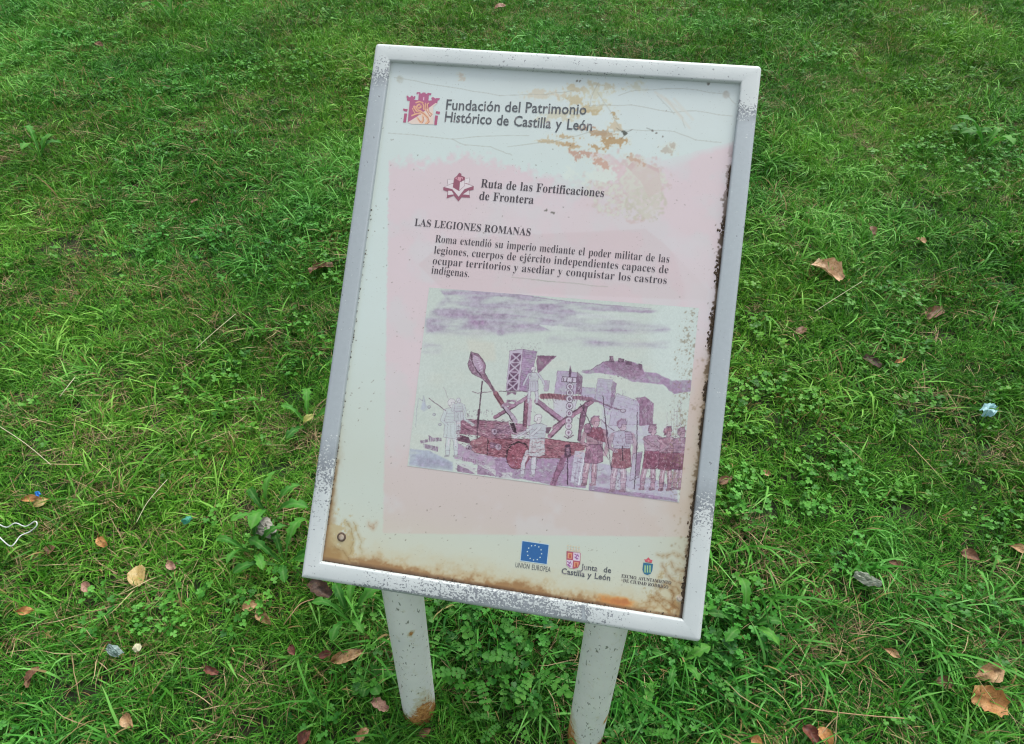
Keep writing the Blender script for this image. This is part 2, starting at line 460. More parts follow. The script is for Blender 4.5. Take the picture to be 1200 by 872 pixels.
class Canvas:
    def __init__(s, x0, y0, x1, y1, sc, col):
        s.x0, s.y0, s.x1, s.y1, s.s = x0, y0, x1, y1, sc
        s.h, s.w = int((y1 - y0) * sc), int((x1 - x0) * sc)
        s.a = np.ones((s.h, s.w, 3)) * np.array(col, float)
        s.alpha = np.ones((s.h, s.w))
        yy, xx = np.mgrid[0:s.h, 0:s.w]; s.X = x0 + (xx + .5) / sc; s.Y = y0 + (yy + .5) / sc
    def win(s, pts, pad):
        pts = np.asarray(pts, float)
        a = max(0, int((pts[:, 0].min() - pad - s.x0) * s.s)); b = min(s.w, int((pts[:, 0].max() + pad - s.x0) * s.s) + 2)
        c = max(0, int((pts[:, 1].min() - pad - s.y0) * s.s)); d = min(s.h, int((pts[:, 1].max() + pad - s.y0) * s.s) + 2)
        return slice(c, max(d, c)), slice(a, max(a, b))
    def mask(s, pts, soft=0.0):
        pts = np.asarray(pts, float); W = s.win(pts, soft * 2.5 + 1); X = s.X[W]; Y = s.Y[W]
        m = np.zeros(X.shape, bool); n = len(pts)
        for i in range(n):
            xa, ya = pts[i]; xb, yb = pts[(i + 1) % n]
            if ya == yb: continue
            cnd = ((ya > Y) != (yb > Y)) & (X < (xb - xa) * (Y - ya) / (yb - ya) + xa); m ^= cnd
        m = m.astype(float)
        if soft > 0: m = blur(m, soft * s.s * .6)
        else: m = blur(m, 1) if s.s >= 4 else m
        return W, m
    def comp(s, W, m, col):
        s.a[W] = s.a[W] * (1 - m[..., None]) + np.array(col, float) * m[..., None]
    def poly(s, pts, col, a=1.0, soft=0.0, tex=None, edge=None, ew=.5):
        W, m = s.mask(pts, soft)
        if m.size == 0: return
        m = m * a
        if tex is not None: m = np.clip(m * (1 + (tex[W] - .5) * 1.6), 0, 1)
        s.comp(W, m, col)
        if edge is not None: s.line(list(pts) + [pts[0]], ew, edge, .8)
    def line(s, pts, w_, col, a=1.0, soft=0.25, tex=None):
        pts = [np.array(p, float) for p in pts]
        for p, q in zip(pts[:-1], pts[1:]):
            W = s.win([p, q], w_ + 1); X = s.X[W] - p[0]; Y = s.Y[W] - p[1]
            if X.size == 0: continue
            d = q - p; L2 = max(1e-9, d @ d); t = np.clip((X * d[0] + Y * d[1]) / L2, 0, 1)
            dd = np.hypot(X - t * d[0], Y - t * d[1])
            m = np.clip((w_ * .5 - dd) / soft + .5, 0, 1) * a
            if tex is not None: m = m * np.clip(tex[W] * 2 - .3, 0, 1)
            s.comp(W, m, col)
    def ell(s, cx, cy, rx, ry, col, a=1.0, soft=0.0, ang=0, edge=None, ew=.5, tex=None, n=24):
        th = np.linspace(0, 2 * np.pi, n, endpoint=False); ca, sa = math.cos(ang), math.sin(ang)
        pts = [(cx + rx * math.cos(t) * ca - ry * math.sin(t) * sa, cy + rx * math.cos(t) * sa + ry * math.sin(t) * ca) for t in th]
        s.poly(pts, col, a, soft, tex, edge, ew)
    def sample(s, px, py):
        u = np.clip((px - s.x0) * s.s - .5, 0, s.w - 1.001); v = np.clip((py - s.y0) * s.s - .5, 0, s.h - 1.001)
        i = u.astype(int); j = v.astype(int); fx = (u - i)[:, None]; fy = (v - j)[:, None]; A = s.a
        return (A[j, i] * (1 - fx) + A[j, i + 1] * fx) * (1 - fy) + (A[j + 1, i] * (1 - fx) + A[j + 1, i + 1] * fx) * fy
    def samplea(s, px, py):
        i = np.clip(((px - s.x0) * s.s), 0, s.w - 1).astype(int); j = np.clip(((py - s.y0) * s.s), 0, s.h - 1).astype(int)
        return s.alpha[j, i]

PRINT_GAIN = .99
def print_mat(name, rough=.42, speck=True):
    k = NT(name); col = k.attr('print', out='Color'); o = k.obj()
    if speck:
        sp = k.mapr(k.noise(420, 2, .5, o), .69, .74)
        den = k.mapr(k.noise(14, 3, .6, o), .35, .65)
        col = k.mix(k.math('MULTIPLY', k.math('MULTIPLY', sp, den), .55), col, (.14, .10, .06))
        grime = k.mapr(k.noise(9, 5, .65, o), .3, .7)
        col = k.mix(k.math('MULTIPLY', grime, .10), col, (.42, .38, .28))
    k.base(col); k.rough(k.mapr(k.noise(30, 4, .6, o), .3, .7, rough - .06, rough + .14)); k.b.inputs['Specular IOR Level'].default_value = .4
    k.bump(k.noise(55, 4, .6, o), .12, .001)
    return k.m
M_PRINT = print_mat('printed_panel'); M_PRINT2 = print_mat('printed_artwork', speck=False)

def print_sheet(name, corners_px, nx, ny, cv, z, parent, mat, cut=False, depth=.008):
    """dense sheet lying on the panel; its colours are looked up in the painted canvas"""
    q = [panel_uv(*c) for c in corners_px]       # TL TR BR BL
    q = np.array(q); u, v = np.meshgrid(np.linspace(0, 1, nx), np.linspace(0, 1, ny)); u = u.ravel()[:, None]; v = v.ravel()[:, None]
    P = (q[0] * (1 - u) + q[1] * u) * (1 - v) + (q[3] * (1 - u) + q[2] * u) * v
    px, py = project_panel(P[:, 0], P[:, 1], depth)
    smp = cv.sample(px, py)
    if cut: smp = smp.mean(1, keepdims=True) + (smp - smp.mean(1, keepdims=True)) * .85
    col = np.clip(lin(np.clip(smp, 0, 255)) * PRINT_GAIN, 0, .9)
    idx = np.arange(nx * ny).reshape(ny, nx)
    Fq = np.stack([idx[1:, :-1], idx[1:, 1:], idx[:-1, 1:], idx[:-1, :-1]], -1).reshape(-1, 4)
    if cut:
        al = cv.samplea(px, py); fa = al[Fq].mean(1); Fq = Fq[fa > .5]
        used = np.unique(Fq); rm = -np.ones(nx * ny, int); rm[used] = np.arange(len(used)); Fq = rm[Fq]; P = P[used]; col = col[used]
    me = bpy.data.meshes.new(name); n = len(P); nf = len(Fq)
    me.vertices.add(n); co = np.zeros((n, 3), np.float32); co[:, 0:2] = P; co[:, 2] = z; me.vertices.foreach_set('co', co.ravel())
    me.loops.add(nf * 4); me.loops.foreach_set('vertex_index', Fq.astype(np.int32).ravel())
    me.polygons.add(nf); me.polygons.foreach_set('loop_start', np.arange(0, nf * 4, 4, dtype=np.int32))
    try: me.polygons.foreach_set('loop_total', np.full(nf, 4, np.int32))
    except Exception: pass
    me.update(calc_edges=True)
    ca = me.color_attributes.new('print', 'FLOAT_COLOR', 'POINT')
    ca.data.foreach_set('color', np.concatenate([col, np.ones((n, 1))], 1).astype(np.float32).ravel())
    me.materials.append(mat)
    o = bpy.data.objects.new(name, me); C.objects.link(o); o.parent = parent
    return o

# ================================================================== panel background canvas (photo pixel coordinates)
P = Canvas(366, 60, 880, 742, 2.0, (198, 212, 208))
H_, W_ = P.h, P.w
n1 = fbm(H_, W_, 60, 1, 5); n2 = fbm(H_, W_, 14, 2, 5); n3 = fbm(H_, W_, 5, 3, 3); n4 = fbm(H_, W_, 30, 4, 5, (1.6, 1))
# panel coordinates of canvas pixels through the (locally near affine) homography
src = [(456, 71), (866, 96), (801, 727), (378, 657)]; dst = [(0, 0), (1, 0), (1, 1), (0, 1)]
A_ = []
for (x, y), (u, v) in zip(src, dst):
    A_.append([x, y, 1, 0, 0, 0, -u * x, -u * y]); A_.append([0, 0, 0, x, y, 1, -v * x, -v * y])
hh = np.linalg.solve(np.array(A_, float), np.array(dst, float).ravel())
den = hh[6] * P.X + hh[7] * P.Y + 1; U = (hh[0] * P.X + hh[1] * P.Y + hh[2]) / den; Vv = (hh[3] * P.X + hh[4] * P.Y + hh[5]) / den
def cmix(col, m):
    m = np.clip(m, 0, 1)[..., None]; P.a[:] = P.a * (1 - m) + np.array(col, float) * m
# soft vertical drift of the aged white ground
cmix((188, 198, 186), smooth((Vv - .45) / .4) * .85)
cmix((205, 214, 216), smooth((.25 - Vv) / .2) * .4)
# pink field
top = 187 + (P.X - 456) * -.02 + 14 * (n2 - .5) * 2 + 12 * (n3 - .5) + 6 * np.sin(P.X * .055) * (P.X > 520)
top = np.where(P.X > 610, 196 + (P.X - 610) * .26 + 26 * (n2 - .5), top)
top = np.where(P.X > 690, 217 - (P.X - 690) * .9 + 10 * (n3 - .5), top)
top = np.where(P.X > 725, 186 - (P.X - 725) * .0 + 10 * (n2 - .5), top)
top = np.where(P.X > 775, 189 - (P.X - 775) * .28 + 3 * (n2 - .5), top)
xl = 456 - (P.Y - 187) * (7 / 438.) + 3 * (n3 - .5)
bot = 625 + (P.X - 449) * .012
pink = (P.Y > top) & (P.X > xl) & (P.Y < bot)
pm = blur(pink.astype(float), 1) * (.35 + .65 * smooth((P.Y - top) / (6 + 14 * n1))) * (1 - .28 * smooth((n1 - .48) * 5))
pc = np.ones_like(P.a) * np.array((208, 194, 198.)); t_ = smooth((P.Y - 420) / 200)[..., None]
pc = pc * (1 - t_) + np.array((194, 184, 178.)) * t_
t_ = (smooth((n1 - .45) * 4) * .5)[..., None]; pc = pc * (1 - t_) + np.array((203, 190, 196.)) * t_
P.a[:] = P.a * (1 - pm[..., None]) + pc * pm[..., None]
P.poly([(524, 280), (756, 268), (778, 285), (830, 340), (828, 352), (520, 340), (490, 310)], (196, 178, 180), .35, 1.0)
P.poly([(780, 262), (850, 300), (846, 420), (812, 420), (800, 330)], (206, 199, 202), .5, 4)
P.poly([(560, 238), (700, 246), (790, 262), (700, 272), (540, 272)], (206, 198, 200), .4, 4)
# yellowed zones
cmix((196, 196, 172), smooth((Vv - .86) / .12) * .55 + smooth((.02 - U) / .02) * .2)
# worn, peeled zone right of the heading
peel = np.exp(-(((P.X - 735) / 42) ** 2 + ((P.Y - 218) / 34) ** 2))
m_ = ((n2 + n3 * .6) > (1.02 - .42 * peel)) & (peel > .18); cmix((198, 180, 178), blur(m_.astype(float), 1) * .9)
m_ = ((n3 * 1.2 + n2 * .4) > (1.05 - .32 * peel)) & (peel > .25); cmix((202, 206, 194), blur(m_.astype(float), 1) * .9)
p2 = np.exp(-(((P.X - 757) / 26) ** 2 + ((P.Y - 240) / 22) ** 2)); m_ = (n3 > .50) & (p2 > .4); cmix((188, 184, 168), blur(m_.astype(float), 1) * .8)
P.poly([(745, 186), (772, 198), (776, 222), (760, 232), (752, 214), (735, 196)], (196, 174, 172), .75, .8, n2)
P.poly([(690, 178), (718, 182), (735, 200), (722, 214), (700, 200)], (206, 184, 186), .7, 1, n2)
P.poly([(748, 190), (776, 205), (774, 246), (758, 258), (742, 240), (728, 214)], (202, 200, 190), .45, 1.5, n2)
wh = np.exp(-(((P.X - 700) / 46) ** 2 + ((P.Y - 206) / 18) ** 2)); m_ = ((n4 * .7 + n3 * .5) > (.95 - .4 * wh)) & (wh > .35) & (P.X < 730); cmix((205, 216, 208), blur(m_.astype(float), 1) * .9)
# brown exposed patches
BR = [((690, 128), 20, 6, -.1, (176, 152, 104)), ((676, 118), 18, 5, .3, (188, 172, 132)), ((720, 133), 5, 6, .5, (160, 128, 78)), ((702, 157), 14, 4, .1, (160, 122, 84)),
      ((684, 150), 12, 3, 0, (170, 118, 92)), ((718, 167), 13, 5, -.1, (166, 124, 72)), ((668, 170), 10, 4, .1, (172, 132, 84)), ((698, 172), 8, 3, .2, (168, 130, 82)),
      ((684, 182), 14, 5, .12, (180, 130, 112)), ((662, 160), 14, 2.5, 0, (176, 146, 104)), ((642, 166), 12, 2, 0, (182, 158, 120)), ((745, 188), 9, 4, .35, (188, 152, 130)),
      ((676, 104), 14, 4, 0, (190, 176, 142)), ((640, 110), 20, 4, 0, (204, 196, 176)), ((722, 148), 8, 4, .2, (196, 178, 148)), ((655, 135), 18, 6, 0, (196, 192, 168)),
      ((705, 192), 10, 4, .6, (190, 142, 124)), ((783, 176), 7, 4, .2, (176, 168, 156)), ((788, 172), 3, 5, .2, (176, 168, 156)), ((540, 90), 5, 4, 0, (198, 190, 176)),
      ((745, 102), 8, 5, 0, (196, 200, 180)), ((700, 112), 12, 10, .3, (200, 200, 176)), ((706, 100), 18, 3, .2, (192, 186, 160))]
for (cx, cy), rx, ry, an, colr in BR:
    W = P.win([(cx - rx * 1.6, cy - rx * 1.6), (cx + rx * 1.6, cy + rx * 1.6)], 1)
    dx = P.X[W] - cx; dy = P.Y[W] - cy; a_ = dx * math.cos(an) + dy * math.sin(an); b_ = -dx * math.sin(an) + dy * math.cos(an)
    e = np.sqrt((a_ / rx) ** 2 + (b_ / ry) ** 2) + (n2[W] - .5) * 2.4 + (n3[W] - .5) * 2.2 - .12
    P.comp(W, np.clip((1.5 - e) * 2.5, 0, 1) * .30, (204, 208, 192)); P.comp(W, np.clip((.92 - e) * 3, 0, 1) * .72, tuple((.9 * c + .1 * t) for c, t in zip(colr, (168, 158, 136))))
# hairline cracks at the top
for pts, w_ in (([(462, 91), (500, 98), (540, 104), (585, 112), (640, 111), (672, 106)], .5), ([(455, 156), (500, 160), (530, 163), (560, 160), (620, 159)], .5),
                ([(530, 163), (545, 170), (575, 172), (590, 178), (600, 182)], .6), ([(595, 172), (650, 166), (690, 155), (740, 152), (790, 154), (815, 164), (845, 167)], .6),
                ([(690, 124), (740, 123), (790, 132), (815, 130), (858, 136)], .6), ([(725, 112), (745, 106), (800, 104), (850, 110), (862, 122)], .5),
                ([(702, 96), (694, 112), (690, 126)], .5), ([(780, 115), (800, 138), (803, 150)], .5), ([(770, 112), (790, 134)], .5), ([(700, 108), (715, 130), (730, 155)], .5),
                ([(600, 325), (660, 331), (712, 336)], .8), ([(623, 328), (650, 330)], .8)):
    jp = [pts[0]]
    for a0, b0 in zip(pts[:-1], pts[1:]):
        for t in (.33, .66, 1): jp.append((a0[0] + (b0[0] - a0[0]) * t + random.uniform(-1, 1) * (t < 1), a0[1] + (b0[1] - a0[1]) * t + random.uniform(-.8, .8) * (t < 1)))
    P.line(jp, w_ + .3, (158, 160, 150), .5)
for (x_, y_, r_) in ((732, 156, 3.2), (765, 153, 1.8), (769, 156, 1.6), (830, 98, 2), (676, 95, 1.6), (680, 95, 1.4), (640, 246, 2.6), (648, 250, 3.2), (660, 243, 1), (777, 160, 1.4)):
    c_ = (60, 66, 60) if r_ > 3 and y_ < 200 else (112, 110, 104)
    for _ in range(5): P.ell(x_ + random.uniform(-r_, r_) * .6, y_ + random.uniform(-r_, r_) * .5, r_ * random.uniform(.3, .8), r_ * random.uniform(.2, .6), c_, .8, .3)
for (x_, y_), (x2, y2) in (((732, 156), (722, 150)), ((732, 156), (741, 152)), ((733, 157), (728, 163)), ((765, 153), (758, 150))): P.line([(x_, y_), (x2, y2)], .8, (90, 92, 86), .6)
for pts in ([(768, 108), (785, 122), (800, 138)], [(775, 112), (800, 130)], [(780, 116), (808, 150)], [(790, 116), (812, 140)]): P.line(pts, 3, (202, 202, 192), .5, 1.5)
# dark specks and ant-like scratches, denser low left
rs = np.random.default_rng(5)
for _ in range(420):
    u = rs.uniform(0, 1); v = rs.uniform(0, 1) ** .7
    if rs.uniform() > (.25 + .75 * (u < .2) + .5 * (v > .85) + .4 * (u > .93)): continue
    x_ = 456 + 410 * u - 78 * v + 13 * u * v; y_ = 71 + 25 * u + 586 * v + 45 * u * v
    an = rs.uniform(0, 6.28); L = rs.uniform(.2, 1.6); P.line([(x_, y_), (x_ + L * math.cos(an), y_ + L * math.sin(an))], rs.uniform(.5, 1.0), (96, 88, 76), rs.uniform(.4, .85))
# rust and grime along the lower edge and in both lower corners
db = (1 - Vv) * 640; dl = U * 420; dr = (1 - U) * 420; dt = Vv * 630
e = db + 12 * (n2 - .5) + 8 * (n3 - .5) + 20 * (n4 - .5) - 3
cmix((190, 182, 150), smooth((34 - e) / 30) * .7)
cmix((172, 146, 104), smooth((17 - e) / 16) * .75); cmix((140, 102, 60), smooth((8 - e) / 8) * .8); cmix((66, 48, 34), smooth((3.2 - db - 3 * (n3 - .5)) / 2.5) * .9)
bl = np.hypot(dl / 46, db / 62) + (n2 - .5) * 1.1 + (n3 - .5) * .5; cmix((176, 158, 112), smooth((1.0 - bl) / .3) * .75)
bl2 = np.hypot(dl / 26, db / 32) + (n2 - .5) * .9; cmix((146, 112, 62), smooth((1.0 - bl2) / .5) * .75)
br = np.hypot(dr / 46, db / 60) + (n2 - .5) * 1.3; ring = np.abs(br - .85); cmix((150, 122, 74), np.clip(1 - ring / .10, 0, 1) * .55 * (n3 > .35)); cmix((192, 190, 160), smooth((.9 - br) / .3) * .6)
br2 = np.hypot(dr / 22, db / 34) + (n2 - .5) * 1.4; cmix((158, 116, 58), smooth((.9 - br2) / .25) * .6); cmix((122, 82, 40), np.clip(1 - np.abs(br2 - .8) / .12, 0, 1) * .6)
og = np.exp(-(((P.X - 722) / 34) ** 2 + ((db - 9) / 8) ** 2)) * (.5 + n2); cmix((204, 134, 58), smooth((og - .35) / .5) * .8); cmix((158, 84, 40), smooth((og - .62) / .4) * .6)
cmix((150, 118, 76), smooth((10 - dl + 10 * (n2 - .5)) / 9) * smooth((Vv - .72) / .2) * .6)
# crust of dirt along the right edge, thin grey line along the left and top edges
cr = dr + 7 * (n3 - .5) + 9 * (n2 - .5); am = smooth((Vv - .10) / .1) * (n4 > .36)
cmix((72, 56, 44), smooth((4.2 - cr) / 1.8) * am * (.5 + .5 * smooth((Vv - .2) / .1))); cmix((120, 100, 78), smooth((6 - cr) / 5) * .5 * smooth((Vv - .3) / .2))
sp = np.exp(-dr / 22) * smooth((Vv - .45) / .15); cmix((170, 150, 110), sp * .5)
sc = (n3 * .6 + n2 * .5) > (.80 - .12 * sp); cmix((136, 116, 86), blur((sc & (sp > .25)).astype(float), 1) * .55)
cmix((110, 108, 100), smooth((1.8 - dl - 3 * (n3 - .5)) / 1.5) * .7 * (n2 > .42)); cmix((120, 116, 110), smooth((2.5 - dt) / 2) * .5)
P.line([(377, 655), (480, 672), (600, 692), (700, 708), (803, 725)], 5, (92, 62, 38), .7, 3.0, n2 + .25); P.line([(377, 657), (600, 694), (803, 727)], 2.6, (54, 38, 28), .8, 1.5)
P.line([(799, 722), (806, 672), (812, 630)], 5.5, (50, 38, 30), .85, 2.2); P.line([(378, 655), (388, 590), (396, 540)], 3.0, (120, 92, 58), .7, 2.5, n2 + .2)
for pts, c_ in (([(776, 660), (781, 672), (788, 680), (798, 684), (806, 682)], (150, 118, 80)), ([(778, 668), (772, 676), (768, 690)], (176, 156, 112)), ([(768, 694), (774, 702), (784, 706), (792, 714)], (140, 98, 48)),
                ([(784, 690), (790, 696), (788, 708), (796, 716)], (132, 92, 46)), ([(770, 650), (780, 652), (790, 648), (800, 654)], (160, 136, 98)), ([(786, 658), (792, 668), (802, 670)], (154, 126, 86)),
                ([(758, 706), (766, 700), (776, 710), (786, 718)], (144, 100, 48)), ([(772, 690), (782, 684), (794, 690), (800, 702)], (142, 106, 60)), ([(404, 610), (412, 620), (414, 636), (410, 650)], (160, 136, 84)),
                ([(414, 612), (422, 632), (424, 650)], (166, 144, 96)), ([(392, 640), (404, 648), (410, 658)], (140, 108, 60)), ([(432, 612), (437, 620), (441, 612)], (176, 148, 118))):
    jp = [pts[0]]
    for a0, b0 in zip(pts[:-1], pts[1:]):
        for t in (.25, .5, .75, 1): jp.append((a0[0] + (b0[0] - a0[0]) * t + random.uniform(-1.3, 1.3) * (t < 1), a0[1] + (b0[1] - a0[1]) * t + random.uniform(-1.3, 1.3) * (t < 1)))
    P.line(jp, 5.0, c_, .22, 4.0, n3 + .1); P.line(jp, .8, tuple(int(q * .85) for q in c_), .6, .8, n3 + .05)
# bare spots round the four rivets
for (x_, y_), colr in (((469, 93), (168, 170, 158)), ((851, 111), (164, 158, 150)), ((796, 701), (204, 204, 180))): P.ell(x_, y_, 4.2, 4.4, tuple(.6 * q + .4 * w_ for q, w_ in zip(colr, (196, 206, 198))), .8, 1.0, tex=n3)

# ================================================================== illustration canvas
I = Canvas(470, 328, 828, 596, 4.0, (187, 201, 190)); ih, iw = I.h, I.w
t1 = fbm(ih, iw, 60, 31, 5, (2.2, 1)); t2 = fbm(ih, iw, 14, 32, 4); t3 = fbm(ih, iw, 6, 33, 3); tstk = fbm(ih, iw, 22, 34, 4, (5, 1))
I.a[:] = I.a * (1 - (smooth((t1 - .5) * 3) * .35)[..., None]) + np.array((194, 200, 182.)) * (smooth((t1 - .5) * 3) * .35)[..., None]
I.ell(800, 400, 40, 60, (192, 209, 202), .8, 12); I.ell(490, 400, 20, 60, (192, 205, 196), .6, 8)
def cvt(x0, y0, f): return lambda *q: [(x0 + q[i] / f, y0 + q[i + 1] / f) for i in range(0, len(q), 2)]
g0 = cvt(440, 240, 2.727); A1 = cvt(480, 400, 8.717); B1 = cvt(480, 480, 8.717); C1 = cvt(580, 400, 8.717); D1 = cvt(580, 480, 8.717); E1 = cvt(680, 400, 8.717); F1 = cvt(690, 490, 8.717)
LAV, PUR, DPU, RED, DRK, PAL = (164, 158, 176), (142, 122, 158), (108, 84, 112), (160, 84, 88), (84, 62, 78), (190, 190, 200)
tsky = np.clip((tstk - .5) * 1.9 + .5, 0, 1.0)
# sky washes
for q, a, sf in ((g0(205, 272, 300, 262, 420, 280, 600, 308, 760, 322, 905, 338, 880, 346, 700, 338, 520, 322, 380, 330, 240, 320), .8, .8),
                 (g0(220, 300, 420, 285, 620, 312, 640, 345, 560, 400, 410, 415, 300, 402, 160, 410, 160, 360), .75, 2),
                 (g0(580, 330, 720, 352, 940, 388, 935, 405, 760, 412, 600, 400), .5, 2), (g0(560, 420, 760, 425, 945, 440, 930, 455, 700, 452, 540, 440), .5, 2.5),
                 (g0(165, 380, 330, 372, 400, 395, 330, 420, 190, 408), .55, 3), (g0(150, 440, 215, 450, 205, 476, 150, 472), .45, 2)):
    I.poly(q, LAV, a * .85, sf * 1.6, tsky)
I.ell(*g0(325, 372)[0], 11, 5, (146, 122, 160), .55, 3.5, .2, tex=t2); I.ell(*g0(400, 408)[0], 4, 4, (148, 142, 166), .5, 2.0, tex=t2)
for q in (g0(640, 350, 760, 345, 880, 372, 760, 368, 640, 362), g0(520, 382, 660, 395, 560, 402)): I.poly(q, (192, 203, 196), .8, 1.2, tsky)
I.line(g0(290, 266, 350, 268, 420, 280, 520, 296, 620, 310, 760, 322, 880, 332), .9, (126, 110, 146), .6, .5, t2)
for q, w_, c_ in ((g0(180, 380, 330, 366, 560, 380, 620, 372), 2.2, (186, 188, 196)), (g0(250, 320, 420, 322, 600, 345, 760, 360), 1.6, (184, 184, 194)), (g0(400, 345, 560, 362, 700, 386, 930, 396), 2.0, (188, 196, 196)),
                  (g0(200, 352, 420, 350, 560, 368), 1.6, (146, 132, 162)), (g0(240, 300, 400, 292, 560, 312), 1.4, (148, 136, 164)), (g0(640, 400, 800, 402, 940, 398), 1.2, (150, 142, 168)), (g0(600, 436, 760, 440, 900, 448), 1.2, (154, 148, 172))):
    I.line(q, w_, c_, .55, 2.4, tsky)
I.poly(g0(290, 430, 380, 440, 385, 500, 340, 500, 300, 470), (198, 196, 176), .5, 3)
# hill
I.poly(E1(0, 310, 110, 292, 235, 208, 300, 200, 520, 200, 630, 250, 650, 310, 780, 325, 830, 352, 940, 400, 1140, 395, 1210, 420, 1200, 500, 1046, 520, 960, 540, 900, 500, 850, 440, 700, 428, 520, 408, 380, 350, 200, 322, 60, 330), (150, 134, 164), .85, .7, t2)
I.poly(E1(230, 215, 300, 205, 520, 215, 630, 260, 650, 330, 560, 390, 420, 360, 330, 300), (138, 114, 142), .7, 1.2, t2)
for q in (E1(296, 145, 335, 150, 350, 220, 296, 205), E1(385, 170, 450, 180, 450, 215, 380, 215), E1(460, 190, 530, 205, 530, 250, 465, 240), E1(590, 225, 630, 240, 630, 300, 600, 290)): I.poly(q, (104, 82, 106), .8, .25, t3)
for _ in range(60):
    x_, y_ = E1(rs.uniform(300, 640), rs.uniform(190, 400))[0]; I.ell(x_, y_, rs.uniform(.3, .9), rs.uniform(.3, .7), (112, 90, 118), .6)
I.line(E1(20, 296, 110, 290, 170, 250, 235, 208, 296, 200), .6, (92, 80, 104), .8)
# pale wash behind the army
I.poly(E1(280, 560, 600, 620, 740, 840, 740, 1046, 200, 1046, 230, 700), (178, 174, 194), .7, 3, t2)
# walls and towers
for q, c_ in ((E1(20, 465, 150, 478, 150, 620, 0, 600), (166, 160, 184)), (E1(175, 380, 330, 392, 300, 700, 150, 600), (166, 160, 184)), (E1(335, 410, 370, 430, 335, 680, 300, 700), (134, 116, 148)),
              (E1(370, 530, 600, 612, 605, 850, 290, 860, 320, 670), (176, 170, 190)), (E1(565, 582, 660, 566, 750, 635, 735, 850, 600, 860, 605, 632), (140, 110, 140)),
              (C1(640, 298, 840, 320, 830, 540, 605, 540), (164, 154, 180)), (C1(840, 312, 895, 362, 880, 545, 825, 535), (122, 98, 128)), (C1(500, 400, 560, 400, 545, 510, 500, 510), (168, 158, 176)),
              (C1(600, 540, 840, 560, 800, 780, 600, 800), (186, 184, 196))):
    I.poly(q, c_, .9, .35, t2, (120, 104, 134), .35)
for i in range(9): I.line(E1(178 + i * 2, 400 + i * 30, 318, 412 + i * 30), .35, (146, 134, 160), .6)
for y_ in (600, 640, 690): I.line(E1(375, y_ - 40, 590, y_ + 20), .4, (140, 126, 156), .6)
for x_ in (640, 690): I.line(E1(x_, 600, x_ - 4, 850), .6, (112, 82, 116), .7)
# siege tower
I.poly(C1(150, 96, 285, 80, 245, 500, 112, 505), (184, 172, 192), .95, .2, None, (130, 108, 140), .5)
for i in range(4):
    y_ = 122 + i * 98; xo = -i * 12
    for tri in (((175, 0), (260, 0), (215, 38)), ((166, 10), (205, 48), (160, 80)), ((268, 10), (225, 48), (258, 82)), ((178, 88), (214, 56), (250, 90))):
        I.poly(C1(*[v for (a, b) in tri for v in (a + xo, b + y_)]), (98, 72, 108), .9)
I.poly(C1(288, 80, 430, 105, 330, 520, 250, 505), (150, 130, 166), .95, .2, t2, (110, 90, 124), .4)
for i in range(17): I.line(C1(288 - i * 2, 105 + i * 22, 424 - i * 6, 120 + i * 22), .35, (112, 92, 134), .8)
I.poly(C1(432, 145, 620, 150, 440, 320, 425, 240), (128, 92, 122), .95, .2, t2, (92, 66, 92), .5)
I.line(C1(620, 150, 440, 322), 1.3, (150, 116, 146), .9)
for _ in range(40):
    x_, y_ = C1(rs.uniform(110, 460), rs.uniform(10, 90))[0]; I.ell(x_, y_, .35, .35, (120, 104, 120), .7)
for y_ in (520, 600): I.poly(C1(120, y_, 220, y_ - 4, 212, y_ + 30, 170, y_ + 10, 118, y_ + 34), (116, 92, 120), .8)
# machine body
I.poly(B1(520, 92, 1010, 128, 1046, 300, 800, 300, 740, 270, 560, 252, 470, 250, 520, 150), (152, 100, 116), .95, .2, t2)
for a_, b_ in ((B1(520, 95, 1010, 128), DRK), (B1(700, 150, 1010, 160), (112, 56, 66)), (B1(560, 200, 830, 205), (180, 140, 150)), (B1(540, 140, 690, 220, 800, 260), (196, 170, 178)), (B1(520, 165, 640, 230), (112, 50, 66))): I.line(a_, 1.1, b_, .8, .4, t3)
I.poly(B1(465, 248, 600, 275, 640, 352, 465, 312), (104, 62, 84), .95, .3, t2)
I.poly(B1(620, 320, 680, 300, 740, 265, 800, 290, 790, 462, 670, 440, 610, 400), (164, 92, 94), .95, .25, t3, (92, 56, 66), .4)
I.poly(D1(0, 292, 340, 302, 470, 290, 930, 352, 912, 418, 860, 420, 800, 500, 440, 490, 0, 490), (166, 88, 96), .95, .2, t3)
I.poly(B1(800, 292, 1046, 292, 1046, 490, 790, 490), (162, 80, 88), .95, .2, t3)
for y_ in (330, 352, 376, 400, 428, 455): I.line(D1(330, y_ - 8, 900, y_ + 20), .5, (198, 130, 134), .5, .3, t3)
I.line(B1(800, 300, 790, 488, 985, 490), 1.0, (70, 34, 48), .9); I.line(D1(0, 292, 340, 302), .8, (90, 50, 66), .8); I.line(D1(430, 492, 700, 494), .9, (88, 48, 66), .8)
I.line(D1(470, 290, 930, 352), .9, (90, 48, 60), .8)
I.poly(D1(0, 150, 140, 155, 330, 200, 330, 262, 0, 245), (160, 130, 150), .8, .3, t2)
for q in (B1(895, 185, 1025, 240, 900, 235), B1(820, 330, 910, 350, 905, 400, 825, 390)): I.poly(q, (132, 104, 132), .85, .2, None, (96, 72, 96), .4)
for (x_, y_) in ((865, 225), (905, 380), (605, 390)):
    X_, Y_ = B1(x_, y_)[0]; I.ell(X_, Y_, 3.6, 3.8, (172, 160, 178), .95, 0, 0, (92, 72, 92), .5); I.ell(X_ + .6, Y_, 1.5, 1.8, (60, 46, 66), .95); I.ell(X_ + 1, Y_ + .3, .7, .8, (210, 205, 210), .95)
